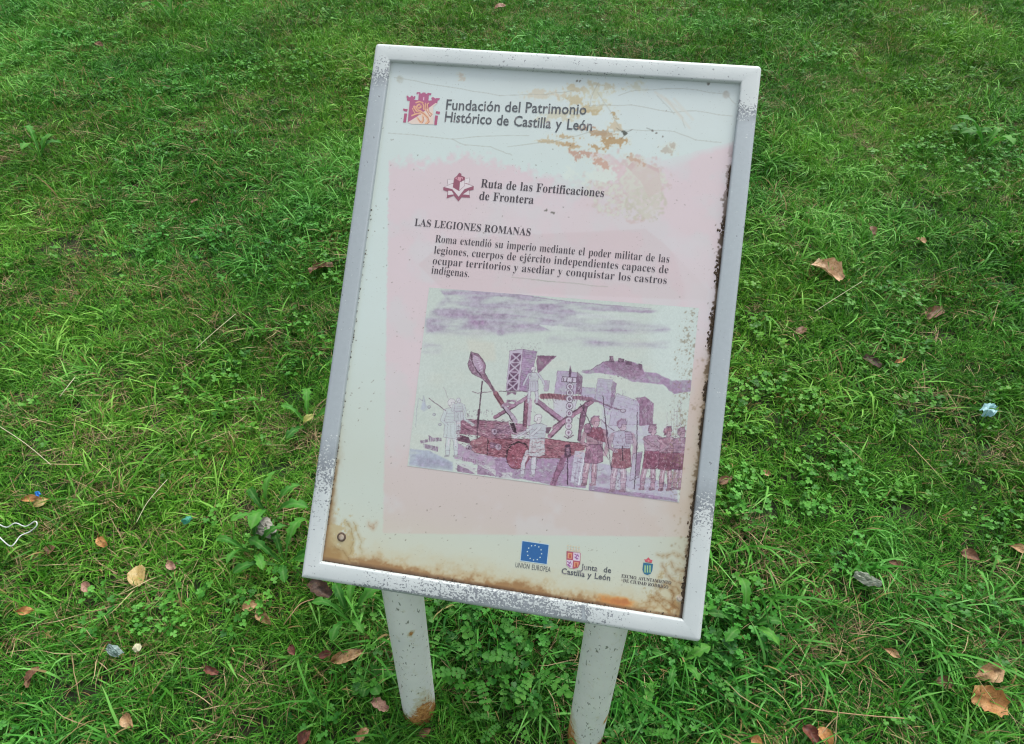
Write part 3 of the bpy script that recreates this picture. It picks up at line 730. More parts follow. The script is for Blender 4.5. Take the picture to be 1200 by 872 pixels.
I.poly(D1(150, 135, 200, 135, 225, 240, 180, 225), (66, 40, 58), .95, .2); I.poly(D1(205, 135, 330, 150, 330, 215, 225, 235), (156, 112, 136), .9, .2, t2)
I.line(B1(590, 40, 600, 65), .8, (120, 110, 124)); 
for _ in range(46):
    x_, y_ = B1(rs.uniform(560, 920), rs.uniform(5, 75))[0]; I.line([(x_, y_), (x_ + rs.uniform(-.6, .6), y_ + rs.uniform(-2, 1))], .5, (128, 122, 136), .7)
# purple shade on the ground and road
I.poly(B1(465, 325, 700, 455, 1046, 500, 1046, 700, 820, 640, 640, 540, 455, 500), (166, 146, 172), .9, .8, t2)
I.poly(D1(0, 500, 440, 500, 720, 500, 900, 420, 930, 800, 600, 775, 300, 710, 0, 690), (154, 132, 166), .9, .6, t2)
I.poly(F1(0, 440, 230, 480, 420, 560, 720, 640, 905, 740, 905, 855, 560, 800, 300, 780, 0, 742), (172, 168, 188), .9, 1.0, t2)
I.poly(F1(0, 690, 200, 720, 560, 770, 905, 830, 905, 856, 0, 745), (142, 124, 158), .8, .6, t2)
I.poly(B1(0, 400, 200, 420, 440, 540, 440, 626, 200, 600, 0, 570), (160, 172, 188), .9, 1.2, tstk)
I.poly(B1(60, 470, 420, 540, 430, 610, 100, 580), (150, 158, 180), .6, 1.5, t2)
# wheel
X_, Y_ = D1(232, 470)[0]; I.ell(X_, Y_, 13, 16, (172, 72, 84), .95, 0, .25, (70, 34, 48), .7, t3)
I.line(D1(120, 480, 125, 410, 170, 360, 240, 330, 300, 345, 325, 372), 2.0, (60, 30, 42), .9)
for a_ in range(9): I.line([(X_, Y_), (X_ + 11 * math.cos(a_ * .7), Y_ + 14 * math.sin(a_ * .7))], .5, (205, 130, 136), .6)
I.line(D1(290, 622, 330, 520, 350, 500), 2.2, (150, 72, 92), .8)
# props, tent cloth
I.line(D1(700, 490, 592, 760), 7.0, (150, 100, 132), .95); I.line(D1(640, 540, 585, 755), .6, DRK, .8); I.line(D1(745, 505, 600, 768), .6, DRK, .7)
I.line(D1(740, 500, 742, 765), 1.3, (70, 54, 76), .95)
I.poly(D1(815, 420, 915, 430, 925, 520, 880, 775, 770, 740), (184, 184, 198), .95, .3, t2); I.line(D1(905, 510, 850, 770), .8, (214, 222, 220), .9)
for x_ in (850, 880): I.line(D1(x_, 470, x_ - 40, 740), .6, (146, 130, 156), .8)
I.poly(D1(715, 360, 770, 350, 780, 470, 740, 500, 705, 465), (84, 60, 86), .9, .2, t3); I.ell(*D1(745, 430)[0], 2.2, 4, (150, 130, 150), .8)
# stones at the front
for q in (B1(190, 258, 235, 285, 325, 285, 325, 322, 200, 328), B1(105, 315, 185, 300, 190, 330, 115, 345), B1(140, 345, 290, 380, 290, 430, 150, 395)): I.poly(q, (128, 122, 142), .85, .2, t3)
for x_ in (150, 215, 260, 300): I.line(B1(x_, 290, x_ + 4, 395), .8, (192, 196, 196), .7)
for q in (B1(485, 560, 560, 545, 670, 600, 670, 660, 485, 632), B1(690, 560, 800, 570, 880, 620, 880, 680, 690, 660), B1(935, 640, 1046, 640, 1046, 710, 935, 690)):
    I.poly(q, (188, 192, 190), .9, .3, None); I.poly([q[0], ((q[0][0] + q[3][0]) / 2 + 3, (q[0][1] + q[3][1]) / 2), q[3], q[-1]], (138, 118, 148), .8, .4)
for i in range(12): I.line(B1(540 + i * 18, 490 + i * 3, 545 + i * 18, 525 + i * 2), 1.0, (106, 88, 112), .7, .4, t3)
# timber frame of the machine
def beam(p, w_, col, dark=DRK, side=1):
    I.line(p, w_, col, .96); (xa, ya), (xb, yb) = p; d = math.hypot(xb - xa, yb - ya); nx_, ny_ = -(yb - ya) / d * w_ * .42 * side, (xb - xa) / d * w_ * .42 * side
    I.line([(xa + nx_, ya + ny_), (xb + nx_, yb + ny_)], w_ * .3, dark, .7); I.line([(xa - nx_, ya - ny_), (xb - nx_, yb - ny_)], .4, (90, 70, 92), .7)
beam(C1(0, 775, 340, 565), 4.2, (156, 112, 134)); beam(C1(322, 590, 305, 860), 4.8, (146, 88, 106)); I.line(C1(362, 600, 345, 850), 4, (178, 152, 172), .9)
beam(C1(430, 610, 675, 800), 6.4, (154, 118, 148)); beam(C1(985, 615, 610, 885), 6.0, (164, 122, 144)); beam(C1(930, 640, 885, 872), 5.0, (138, 100, 126)); beam(D1(890, 30, 860, 310), 4, (134, 98, 122))
beam(D1(700, 130, 560, 270), 5.5, (160, 116, 138), DRK, -1); I.poly(D1(515, 180, 580, 180, 545, 245, 515, 240), (92, 60, 84), .9, .2)
I.line(C1(480, 560, 600, 560, 720, 575), 6.2, (158, 98, 100), .95, .3); I.line(C1(720, 575, 860, 575, 985, 590), 4.5, (148, 108, 126), .9, .3)
for i in range(16): I.line(C1(485 + i * 31, 535 + i, 500 + i * 31, 600 + i), .5, (96, 56, 66), .8)
I.line(C1(990, 600, 1046, 612), 2.2, (130, 112, 134), .8); I.line(E1(130, 590, 300, 665, 420, 705), 1.6, (128, 110, 134), .9); I.ell(*E1(435, 708)[0], 3.2, 2, (178, 172, 184), .9, 0, 0, (100, 84, 104), .6)
# throwing arm and spoon
I.poly(A1(625, 103, 700, 132, 745, 180, 775, 245, 770, 320, 830, 430, 800, 440, 745, 385, 700, 360, 640, 330, 600, 270, 595, 225, 615, 160), (138, 112, 134), .95, .2, t3, (82, 62, 80), .6)
I.poly(A1(655, 135, 710, 165, 750, 225, 752, 285, 715, 318, 670, 280, 645, 200), (178, 156, 180), .9, .3, t3)
for i in range(7): I.line(A1(660 + i * 12, 150 + i * 26, 690 + i * 9, 160 + i * 22), .6, (214, 212, 220), .7)
I.line(A1(625, 110, 640, 215, 690, 300, 740, 370), 1.0, (70, 52, 70), .8)
I.line(A1(760, 350, 880, 535), 4.0, (140, 112, 124), .95); I.line(A1(880, 535, 955, 655), 6.0, (160, 96, 98), .95); I.line(A1(815, 400, 860, 500), .6, DRK, .8)
I.line(A1(868, 548, 945, 662), .8, (80, 44, 56), .9); I.line(A1(895, 525, 968, 640), .6, (90, 56, 66), .8)
I.line(C1(90, 660, 210, 815), 5.5, (172, 158, 176), .95); I.line(C1(80, 670, 185, 822), 1.2, (66, 50, 66), .95); I.line(C1(105, 648, 228, 800), .6, (120, 100, 124), .9)
I.line(A1(742, 410, 722, 600, 700, 870), 1.5, (92, 76, 88), .95); I.line(B1(705, 0, 690, 170, 690, 280), 1.5, (92, 70, 82), .95)
I.line(A1(640, 515, 700, 528, 830, 515), .9, (124, 112, 120), .8); I.line(A1(915, 512, 1046, 508), .7, (96, 84, 100), .9); I.line(C1(40, 512, 320, 508), .7, (96, 84, 100), .8)
I.line(C1(100, 640, 190, 655, 290, 600, 350, 545), 3.5, (160, 130, 152), .9)
# people: legs, skirt, trunk, arms, helmet, drawn in local units (head height = 1) and outlined
def figure(x, y, hgt, skirt=(152, 82, 104), body=(172, 162, 182), skin=(164, 136, 146), helm=(138, 118, 142), lean=0.0, out=(92, 74, 96), legs=(-.5, .4), arm=None, crest=False, cape=None):
    s_ = hgt / 7.2; L = lambda *q: [(x + (q[i] + lean * q[i + 1] * .1) * s_, y + q[i + 1] * s_) for i in range(0, len(q), 2)]
    for k_, lx in enumerate(legs):
        I.line(L(lx * .7, 4.1, lx, 5.4, lx * 1.05, 6.7), s_ * .50, skin, .95); I.line(L(lx * .7 - .3, 4.2, lx - .3, 5.4, lx * 1.05 - .22, 6.7), .45, out, .8); I.line(L(lx * .7 + .32, 4.2, lx + .3, 5.4, lx * 1.05 + .22, 6.7), .45, out, .8)
        I.line(L(lx * 1.05 - .28, 6.85, lx * 1.05 + .12, 6.8), s_ * .30, tuple(int(c * .82) for c in skin), .9); I.line(L(lx - .25, 6.1, lx + .3, 6.15), .5, out, .6)
    I.poly(L(-.85, 2.6, .85, 2.6, 1.0, 4.45, .3, 4.65, -1.0, 4.5), skirt, .95, .15, t3, out, .45)
    for q in (-.5, -.1, .35): I.line(L(q, 2.8, q * 1.2, 4.4), .35, tuple(int(c * .72) for c in skirt), .7)
    I.poly(L(-1.0, 1.05, -.4, .85, .5, .85, 1.05, 1.1, .85, 2.6, -.85, 2.6), body, .95, .15, t3, out, .45)
    if cape: I.poly(L(-1.0, .8, .6, .8, 1.3, 1.5, 1.2, 2.4, .3, 2.2, -.9, 1.6), cape, .95, .2, t3, out, .4)
    for q in (1.5, 1.9, 2.3): I.line(L(-.75, q, .75, q + .1), .35, out, .6)
    for ax in (arm or [(-1.0, 1.2, -1.35, 2.4, -.6, 2.9), (1.0, 1.2, 1.4, 2.5, 1.15, 3.7)]):
        I.line(L(*ax), s_ * .38, skin, .9); I.line([(p[0] - s_ * .25, p[1]) for p in L(*ax)], .4, out, .7); I.line([(p[0] + s_ * .25, p[1]) for p in L(*ax)], .4, out, .7)
    I.ell(*L(0.02, .38)[0], s_ * .36, s_ * .48, tuple(min(200, c + 14) for c in skin), .95, 0, 0, out, .4)
    I.poly(L(-.44, .55, -.46, 0, -.2, -.28, .25, -.28, .46, .02, .40, .18, -.05, .14, -.12, .5), tuple(min(204, c + 34) for c in helm), .95, .1, None, out, .45)
    if crest: I.line(L(-.52, .3, -.46, -.1, -.15, -.34, .3, -.34), s_ * .16, (138, 114, 138), .85)
    for lx in legs: I.line(L(lx * .8 + .05, 4.7, lx + .02, 5.5), s_ * .16, (208, 196, 206), .7)
    I.line(L(.1, .4, .3, .42), .3, out, .8)
GREY = (184, 190, 194)
figure(*C1(392, 275)[0], 42, skirt=(176, 176, 188), body=GREY, skin=(182, 184, 194), helm=(170, 166, 180), out=(112, 104, 128), legs=(-.9, .7), arm=[(-.9, 1.2, -1.6, 2.4, -2.0, 3.3), (.9, 1.1, 1.7, 2.2, 2.2, 3.2)])
figure(*D1(440, 70)[0], 73, skirt=GREY, body=(176, 182, 190), skin=(188, 192, 198), helm=(168, 168, 178), out=(104, 96, 116), legs=(-1.5, -.3), lean=-.4, arm=[(-.8, 1.3, -1.5, 1.9, -2.6, 2.4), (.2, 1.3, -.7, 2.2, -1.2, 2.3)])
figure(*A1(430, 610)[0], 68, skirt=(184, 196, 196), body=(182, 194, 194), skin=(184, 196, 196), helm=(176, 184, 188), out=(124, 122, 138), legs=(-.5, .5), arm=[(.7, 1.3, 1.6, 2.2, 2.6, 2.9), (-.8, 1.3, -1.2, 2.4, -.6, 3.0)])
figure(*A1(500, 590)[0], 40, skirt=(180, 188, 192), body=(180, 188, 192), skin=(180, 190, 192), helm=(160, 164, 172), out=(124, 122, 138), legs=(-.2, .2))
I.line(A1(200, 582, 370, 710), .9, (112, 100, 112), .9); I.line(A1(350, 465, 395, 590), .5, (150, 146, 150), .8)
I.poly(A1(120, 640, 150, 560, 165, 640, 200, 680, 150, 715, 105, 690), (168, 178, 192), .7, .8, t2); I.line(A1(90, 580, 70, 700, 60, 870), .6, (150, 158, 172), .7); I.line(A1(95, 580, 130, 610, 140, 550, 160, 640), .5, (140, 148, 166), .7)
for (x_, y_) in ((310, 850), (250, 750), (200, 670)): I.ell(*A1(x_, y_)[0], 1.8, 1.6, (160, 166, 176), .6, .4, 0, (130, 130, 146), .4)
# wall of shields right, legionaries
figure(*F1(70, 15)[0], 80, skirt=(150, 104, 132), body=(166, 130, 140), cape=(156, 74, 92), helm=(150, 108, 120), skin=(174, 142, 152), lean=-.5, legs=(-.8, .1), crest=True)
I.ell(*F1(-10, 105)[0], 4.5, 6, (150, 112, 134), .9, 0, 0, (96, 70, 92), .5, t3)
figure(*F1(345, 45)[0], 84, skirt=(162, 92, 98), body=(170, 166, 186), helm=(132, 116, 142), skin=(172, 150, 164), lean=-.35, legs=(-.75, .25), crest=True)
I.poly(F1(370, 140, 430, 140, 455, 250, 380, 265), (158, 148, 170), .9, .2, t3, (92, 76, 100), .4)
for q in (165, 190, 215, 240): I.line(F1(372, q, 448, q + 4), .4, (96, 80, 104), .8)
I.line(F1(345, 285, 345, 430), 1.6, (76, 56, 70), .8)
figure(*F1(655, 95)[0], 76, skirt=(152, 74, 100), body=(164, 136, 156), helm=(136, 108, 126), skin=(164, 136, 150), lean=-.4, arm=[(-.9, 1.3, .2, 2.1, 1.2, 2.3), (.9, 1.2, 1.5, 2.0, 2.4, 2.4)], legs=(-.9, .2), crest=True)
figure(*F1(812, 118)[0], 74, skirt=(144, 72, 92), body=(158, 112, 130), helm=(140, 88, 96), skin=(168, 134, 146), lean=-.45, arm=[(-.9, 1.3, .2, 2.1, 1.2, 2.2), (.9, 1.2, 1.4, 2.1, 2.2, 2.4)], crest=True)
figure(*F1(950, 125)[0], 72, skirt=(140, 74, 98), body=(160, 132, 152), helm=(132, 104, 122), skin=(164, 136, 150), lean=-.5, arm=[(-.9, 1.3, -1.8, 2.1, -2.2, 2.3), (.7, 1.2, .9, 2.1, .2, 2.6)], legs=(-.5, .1), crest=True)
I.poly(F1(450, 365, 545, 340, 510, 605, 415, 640), (172, 166, 186), .85, .2, t2, (98, 82, 104), .5); I.poly(F1(490, 370, 545, 345, 515, 600, 480, 590), (142, 120, 150), .85, .2, t2)
for q in (F1(165, -10, 180, 150, 205, 330, 228, 520), F1(493, -60, 490, 300, 465, 720), E1(0, 640, 60, 750, 115, 880), E1(228, 560, 265, 880)): I.line(q, .95, (80, 64, 86), .95)
for q in (F1(120, 10, 190, 80, 260, 130), F1(60, 190, 150, 330, 200, 420)): I.line(q, .8, (100, 82, 104), .8)
I.ell(*F1(185, 155)[0], 1.2, 4, (96, 80, 104), .9); I.ell(*F1(150, 620)[0], 8, 6, (136, 120, 150), .5, 1.5, tex=t2)
for x_, ya in ((890, 720), (935, 740), (1000, 610), (1030, 600), (985, 700), (960, 690)): I.line(E1(x_, ya, x_ - 12, 1000), .45, (150, 146, 156), .75)
for _ in range(26):
    x_, y_ = E1(rs.uniform(880, 1046), rs.uniform(600, 900))[0]; I.line([(x_, y_), (x_ + rs.uniform(-1, 2), y_ - rs.uniform(0, 1.5))], .5, (120, 112, 110), .7)
# standard with discs
I.line(C1(765, 350, 750, 990), 1.0, (96, 76, 98), .9); I.poly(C1(755, 330, 768, 245, 782, 310, 775, 370, 752, 370), (96, 80, 104), .95)
I.poly(C1(685, 362, 830, 372, 826, 420, 682, 412), (196, 190, 204), .9, .1, None, (70, 54, 76), .7)
for x_ in (700, 735, 790): I.line(C1(x_, 378, x_ - 2, 412), 1.2, (84, 66, 90), .9)
for i, y_ in enumerate((462, 525, 590, 660, 735, 800)):
    X_, Y_ = C1(766 - i * 2, y_)[0]; I.ell(X_, Y_, 4.0, 3.9, (192, 188, 200), .95, 0, 0, (88, 70, 92), .55); I.ell(X_, Y_, 1.5, 1.7, (150, 132, 156), .9, 0, 0, (88, 66, 90), .5)
for y_ in (110, 168, 235):
    X_, Y_ = D1(752, y_)[0]; I.ell(X_, Y_, 3.8, 3.8, (196, 186, 198), .95, 0, 0, (88, 70, 92), .55); I.ell(X_, Y_, 1.4, 1.5, (130, 108, 134), .9)
I.line(D1(710, 270, 745, 295, 800, 265), 1.4, (120, 96, 120), .8)
# loose pen and brush marks that break the washes up
def hatch(px_poly, n, dark=(92, 72, 98), light=(206, 204, 212), L_=(1, 3.2), ang=None, w_=(.3, .6), pl=.45, seed=0):
    r_ = np.random.default_rng(seed + 500); q = np.array(px_poly); x0_, y0_ = q.min(0); x1_, y1_ = q.max(0)
    for _ in range(n):
        x_, y_ = r_.uniform(x0_, x1_), r_.uniform(y0_, y1_); ins = False
        for a_, b_ in zip(q, np.roll(q, -1, 0)):
            if (a_[1] > y_) != (b_[1] > y_) and x_ < (b_[0] - a_[0]) * (y_ - a_[1]) / (b_[1] - a_[1]) + a_[0]: ins = not ins
        if not ins: continue
        an = r_.normal(ang, .25) if ang is not None else r_.uniform(0, 3.14); l_ = r_.uniform(*L_)
        mx_, my_ = x_ + math.cos(an) * l_ * .5 + r_.normal(0, .3), y_ + math.sin(an) * l_ * .5 + r_.normal(0, .3)
        I.line([(x_, y_), (mx_, my_), (x_ + math.cos(an) * l_, y_ + math.sin(an) * l_)], r_.uniform(*w_), light if r_.uniform() < pl else dark, r_.uniform(.35, .8))
hatch(B1(465, 92, 1046, 92, 1046, 490, 790, 490, 620, 440, 465, 320), 330, (78, 44, 62), (202, 168, 176), (1.5, 5), .08, seed=1)
hatch(D1(0, 100, 340, 130, 340, 300, 0, 290), 120, (84, 56, 78), (208, 190, 202), (1, 4), .1, seed=2)
hatch(D1(0, 292, 930, 352, 860, 500, 0, 490), 260, (92, 40, 56), (208, 150, 156), (2, 6), .12, seed=3)
hatch(D1(0, 490, 930, 490, 920, 800, 0, 690), 260, (112, 92, 128), (198, 192, 210), (1, 4), .3, seed=4)
hatch(B1(455, 330, 1046, 500, 1046, 700, 455, 620), 150, (116, 96, 130), (206, 206, 214), (1, 4), .25, seed=5)
hatch(C1(605, 298, 895, 320, 880, 545, 605, 540), 90, (126, 110, 146), (196, 190, 206), (1, 4), 1.5, seed=6)
hatch(E1(150, 380, 740, 600, 740, 860, 150, 850), 220, (132, 116, 148), (198, 194, 208), (1, 4), 1.5, seed=7)
hatch(E1(560, 570, 750, 630, 735, 850, 600, 860), 70, (104, 76, 108), (176, 152, 178), (1, 4), 1.6, seed=8)
hatch(F1(0, 480, 905, 640, 905, 850, 0, 740), 240, (118, 104, 136), (200, 200, 212), (1, 5), .1, seed=9)
hatch(F1(0, 80, 140, 60, 130, 560, 0, 640), 90, (96, 64, 88), (196, 176, 190), (.8, 2.5), 1.4, seed=10)
for i_, x_ in enumerate((235, 560, 700, 830)):
    hatch(F1(x_, 150, x_ + 140, 150, x_ + 130, 760, x_ - 10, 720), 95, (92, 66, 88), (208, 198, 208), (.7, 2.4), 1.5, seed=11 + i_)
for i_, x_ in enumerate((640, 800, 935)): hatch(F1(x_ - 40, 60, x_ + 50, 60, x_ + 50, 180, x_ - 40, 180), 26, (84, 62, 84), (196, 176, 186), (.5, 1.6), None, seed=21 + i_)
hatch(C1(300, 540, 990, 600, 930, 880, 560, 900, 300, 700), 80, (96, 72, 98), (204, 196, 208), (1, 3), .6, seed=30)
hatch(A1(600, 110, 770, 220, 800, 420, 700, 360, 600, 260), 40, (84, 62, 82), (206, 196, 208), (.7, 2), .9, seed=31)
hatch(E1(100, 260, 640, 200, 650, 400, 300, 360), 120, (104, 84, 114), (176, 162, 186), (.7, 2.2), .4, seed=32)
# the brush and pen wander: bend the drawing a little
wx = (fbm(ih, iw, 16, 71, 3) - .5) * 2; wy = (fbm(ih, iw, 16, 72, 3) - .5) * 2
yy_, xx_ = np.mgrid[0:ih, 0:iw]; I.a = I.a[np.clip(yy_ + wy * 2.6, 0, ih - 1).astype(int), np.clip(xx_ + wx * 2.6, 0, iw - 1).astype(int)]
gran = (fbm(ih, iw, 9, 73, 3) - .5); inkm = np.clip((190 - I.a.mean(-1)) / 60, 0, 1); I.a += (gran * inkm * 46)[..., None] * np.array((1, 1, .9))
# fading of the print: bleached streaks, fine grain
fd = smooth((t1 - .52) * 4)[..., None] * .14; I.a[:] = I.a * (1 - fd) + np.array((192, 202, 194.)) * fd
lum_ = I.a.mean(-1, keepdims=True); I.a[:] = lum_ + (I.a - lum_) * .72
mr_ = (np.clip((178 - lum_) / 50, 0, 1) * .45); I.a[:] = I.a * (1 - mr_) + lum_ * np.array((1.10, .84, .98)) * mr_
I.a *= (1 + (t2 - .5) * .34 * np.clip((188 - I.a.mean(-1)) / 30, 0, 1))[..., None]
bs_ = np.array((188, 200, 192.)); I.a[:] = np.clip(bs_ + (I.a - bs_) * 1.10, 30, 255)
hat = np.sin((I.X * 1.0 + I.Y * .35) * 4.2 + (t2 - .5) * 14); I.a += (hat * (t1 > .45) * 3.5)[..., None]
I.a += ((t3 - .5) * 16)[..., None]
sprm = np.exp(-np.clip(806 - (I.X + (I.Y - 400) * .10), 0, 999) / 12); mk = blur(((t3 * .7 + t2 * .5) > (.86 - .16 * sprm)).astype(float), 1) * (sprm > .3) * .6
I.a[:] = I.a * (1 - mk[..., None]) + np.array((128, 116, 96.)) * mk[..., None]

# ================================================================== emblems
def emblem(x0, y0, x1, y1, sc=10):
    c = Canvas(x0, y0, x1, y1, sc, (200, 205, 200)); c.alpha[:] = 0; op = c.poly; 
    return c
def epoly(c, pts, col, **kw):
    c.poly(pts, col, **kw); W, m = c.mask(pts); c.alpha[W] = np.maximum(c.alpha[W], m)
EC = emblem(468, 104, 520, 152); k1 = cvt(465, 95, 14.53)
MAG, ORG, LPK = (178, 92, 130), (214, 178, 140), (226, 196, 210)
epoly(EC, k1(185, 700, 215, 350, 640, 350, 690, 380, 620, 440, 630, 740, 250, 735), (220, 200, 186))
epoly(EC, k1(185, 705, 222, 345, 175, 335, 165, 250, 200, 250, 205, 275, 235, 275, 240, 250, 275, 252, 280, 278, 295, 255, 320, 262, 315, 300, 290, 320, 365, 325, 372, 235, 335, 225, 340, 190, 400, 190, 405, 212, 430, 212, 440, 195, 490, 198, 495, 220, 520, 215, 525, 200, 592, 208, 585, 245, 550, 240, 540, 335, 600, 330, 585, 290, 600, 275, 640, 280, 650, 298, 680, 290, 735, 290, 728, 325, 700, 330, 690, 380, 660, 375, 560, 450, 340, 610), MAG)
for q in (k1(365, 210, 380, 230, 360, 300, 320, 300, 322, 262), k1(548, 240, 590, 250, 588, 320, 545, 330)): EC.poly(q, LPK, .8)
EC.poly(k1(452, 275, 468, 275, 466, 330, 450, 330), LPK, .9)
for q in (k1(105, 468, 190, 480, 175, 525, 115, 512), k1(128, 550, 180, 555, 155, 710, 108, 708), k1(668, 512, 742, 522, 728, 570, 662, 556), k1(652, 585, 704, 590, 682, 752, 636, 748)): epoly(EC, q, (176, 84, 118))
# rampant lion strokes
for q, w_ in ((k1(330, 370, 380, 355, 440, 370, 465, 420, 460, 480), 1.8), (k1(300, 440, 340, 500, 400, 520, 460, 560, 520, 620, 540, 690, 500, 730), 3.0), (k1(270, 470, 320, 560, 260, 590), 1.5), (k1(260, 590, 340, 560, 400, 560), 2.0),
              (k1(350, 630, 400, 700, 440, 690), 2.2), (k1(440, 600, 450, 660, 420, 710), 2.2), (k1(480, 480, 520, 530, 560, 600, 590, 560, 540, 520, 520, 400, 540, 380), 1.3), (k1(340, 440, 380, 470, 420, 440, 380, 400, 350, 420), 2.0), (k1(490, 380, 500, 500), 1.2)):
    EC.line(q, w_, (226, 172, 132), .95); EC.line([(a + .9, b + .7) for a, b in q], .45, (160, 70, 80), .8)
ES = emblem(517, 201, 557, 238); k2 = cvt(510, 195, 17.43); WIN, PALE = (150, 84, 104), (216, 206, 208)
epoly(ES, k2(250, 262, 365, 262, 365, 350, 255, 380), PALE); epoly(ES, k2(620, 245, 710, 235, 690, 360, 600, 350), PALE)
epoly(ES, k2(165, 430, 350, 345, 480, 345, 640, 345, 790, 405, 785, 480, 700, 500, 710, 645, 540, 635, 475, 718, 380, 600, 232, 660, 255, 520, 165, 488), WIN)
for q in (k2(180, 425, 345, 350, 480, 400, 620, 350, 780, 405, 600, 470, 480, 625, 350, 470), k2(265, 495, 340, 505, 385, 575, 255, 592), k2(690, 485, 560, 575, 705, 590)): ES.poly(q, PALE, .97, 0, None, (120, 84, 96), .3)
epoly(ES, k2(360, 430, 390, 235, 440, 200, 490, 130, 535, 150, 540, 190, 610, 220, 605, 300, 600, 400, 490, 508), WIN)
ES.poly(k2(505, 320, 605, 280, 600, 400, 490, 500), PALE, .97, 0, None, (120, 84, 96), .3); ES.poly(k2(400, 240, 470, 215, 590, 230, 505, 310), (214, 150, 164), .9)
for q in (k2(540, 250, 530, 320), k2(450, 225, 450, 260), k2(570, 215, 590, 260)): ES.line(q, .9, (130, 62, 84), .9)
for q in (k2(250, 262, 255, 380), k2(710, 235, 690, 355), k2(250, 262, 365, 262), k2(620, 245, 710, 235), k2(525, 130, 540, 165)): ES.line(q, .6, (120, 90, 100), .9); 
EU = emblem(609, 633, 645, 663, 12); k3 = cvt(600, 625, 9.23)
epoly(EU, k3(106, 76, 402, 118, 382, 340, 86, 300), (176, 204, 214)); EU.poly(k3(113, 84, 396, 126, 375, 332, 93, 292), (32, 96, 162))
for x_, y_ in ((250, 131), (290, 147), (315, 178), (320, 221), (304, 260), (274, 284), (233, 288), (196, 271), (171, 238), (166, 198), (181, 160), (212, 135)):
    X_, Y_ = k3(x_, y_)[0]; th = [(X_ + (1.15 if i % 2 == 0 else .5) * math.sin(i * math.pi / 5), Y_ - (1.15 if i % 2 == 0 else .5) * math.cos(i * math.pi / 5)) for i in range(10)]; EU.poly(th, (206, 222, 216))
EJ = emblem(661, 637, 683, 669, 14)
epoly(EJ, k3(590, 192, 745, 212, 738, 330, 715, 372, 670, 385, 620, 375, 588, 340), (176, 84, 96))
EJ.poly(k3(664, 205, 740, 215, 734, 300, 660, 292), (204, 186, 204)); EJ.poly(k3(590, 286, 660, 292, 654, 380, 618, 370, 592, 340), (204, 186, 204))
for q in (k3(605, 210, 650, 215, 645, 275, 600, 270), k3(672, 308, 722, 314, 714, 360, 670, 365)): EJ.poly(q, (212, 144, 108))
for x_, y_ in ((628, 245), (695, 340)): EJ.poly(k3(x_ - 12, y_ - 20, x_ + 12, y_ - 20, x_ + 12, y_ + 22, x_ - 12, y_ + 22), (196, 96, 70)); EJ.line(k3(x_, y_, x_, y_ + 20), .6, (110, 50, 50))
for x_, y_ in ((700, 250), (620, 330)):
    EJ.line(k3(x_ - 20, y_ - 24, x_ + 8, y_ - 10, x_ - 14, y_ + 10, x_ + 14, y_ + 26), 1.1, (150, 90, 150)); EJ.line(k3(x_ + 10, y_ - 26, x_ + 22, y_ + 4), .8, (150, 90, 150)); EJ.line(k3(x_ - 22, y_ + 6, x_ + 4, y_ + 34), .8, (150, 90, 150))
for i in range(5):
    x_ = 605 + i * 30; y_ = 150 + i * 5; epoly(EJ, k3(x_ - 8, y_ - 25, x_ + 8, y_ - 24, x_ + 9, y_ - 10, x_ - 7, y_ - 12), (206, 190, 150)); epoly(EJ, k3(x_ - 5, y_, x_ + 6, y_ + 1, x_ + 5, y_ + 20, x_ - 6, y_ + 18), (208, 180, 150))
epoly(EJ, k3(602, 178, 740, 192, 738, 202, 600, 188), (206, 186, 156))
EA = emblem(752, 652, 767, 676, 16); k4 = cvt(720, 645, 15)
epoly(EA, k4(508, 212, 680, 238, 668, 350, 640, 410, 580, 435, 520, 410, 492, 340), (40, 108, 140))
for x_ in (540, 582, 626): EA.poly(k4(x_ - 12, 262, x_ + 12, 265, x_ + 10, 385, x_ - 12, 380), (150, 190, 130)); EA.poly(k4(x_ - 14, 375, x_ + 14, 378, x_ + 13, 390, x_ - 14, 388), (150, 190, 130))
epoly(EA, k4(545, 205, 522, 150, 555, 160, 600, 120, 630, 160, 672, 168, 655, 222), (204, 84, 96)); EA.line(k4(545, 205, 655, 222), .7, (120, 50, 60))
EA.ell(*k4(600, 185)[0], 1.2, .8, (220, 150, 130), .9)

# ================================================================== the sign
sign = empty('information_sign', (0, .04, float(ground_z(0, .04))))
tag(sign, 'leaning information board in a chipped pale metal frame on two white posts in the lawn', 'sign')
SX, SY, SZ = sign.location
PLOC = (0 - SX, 0 - SY, ZB - SZ)
def to_panel(o): o.location = PLOC; o.rotation_euler = (TILT, 0, 0); o.parent = sign

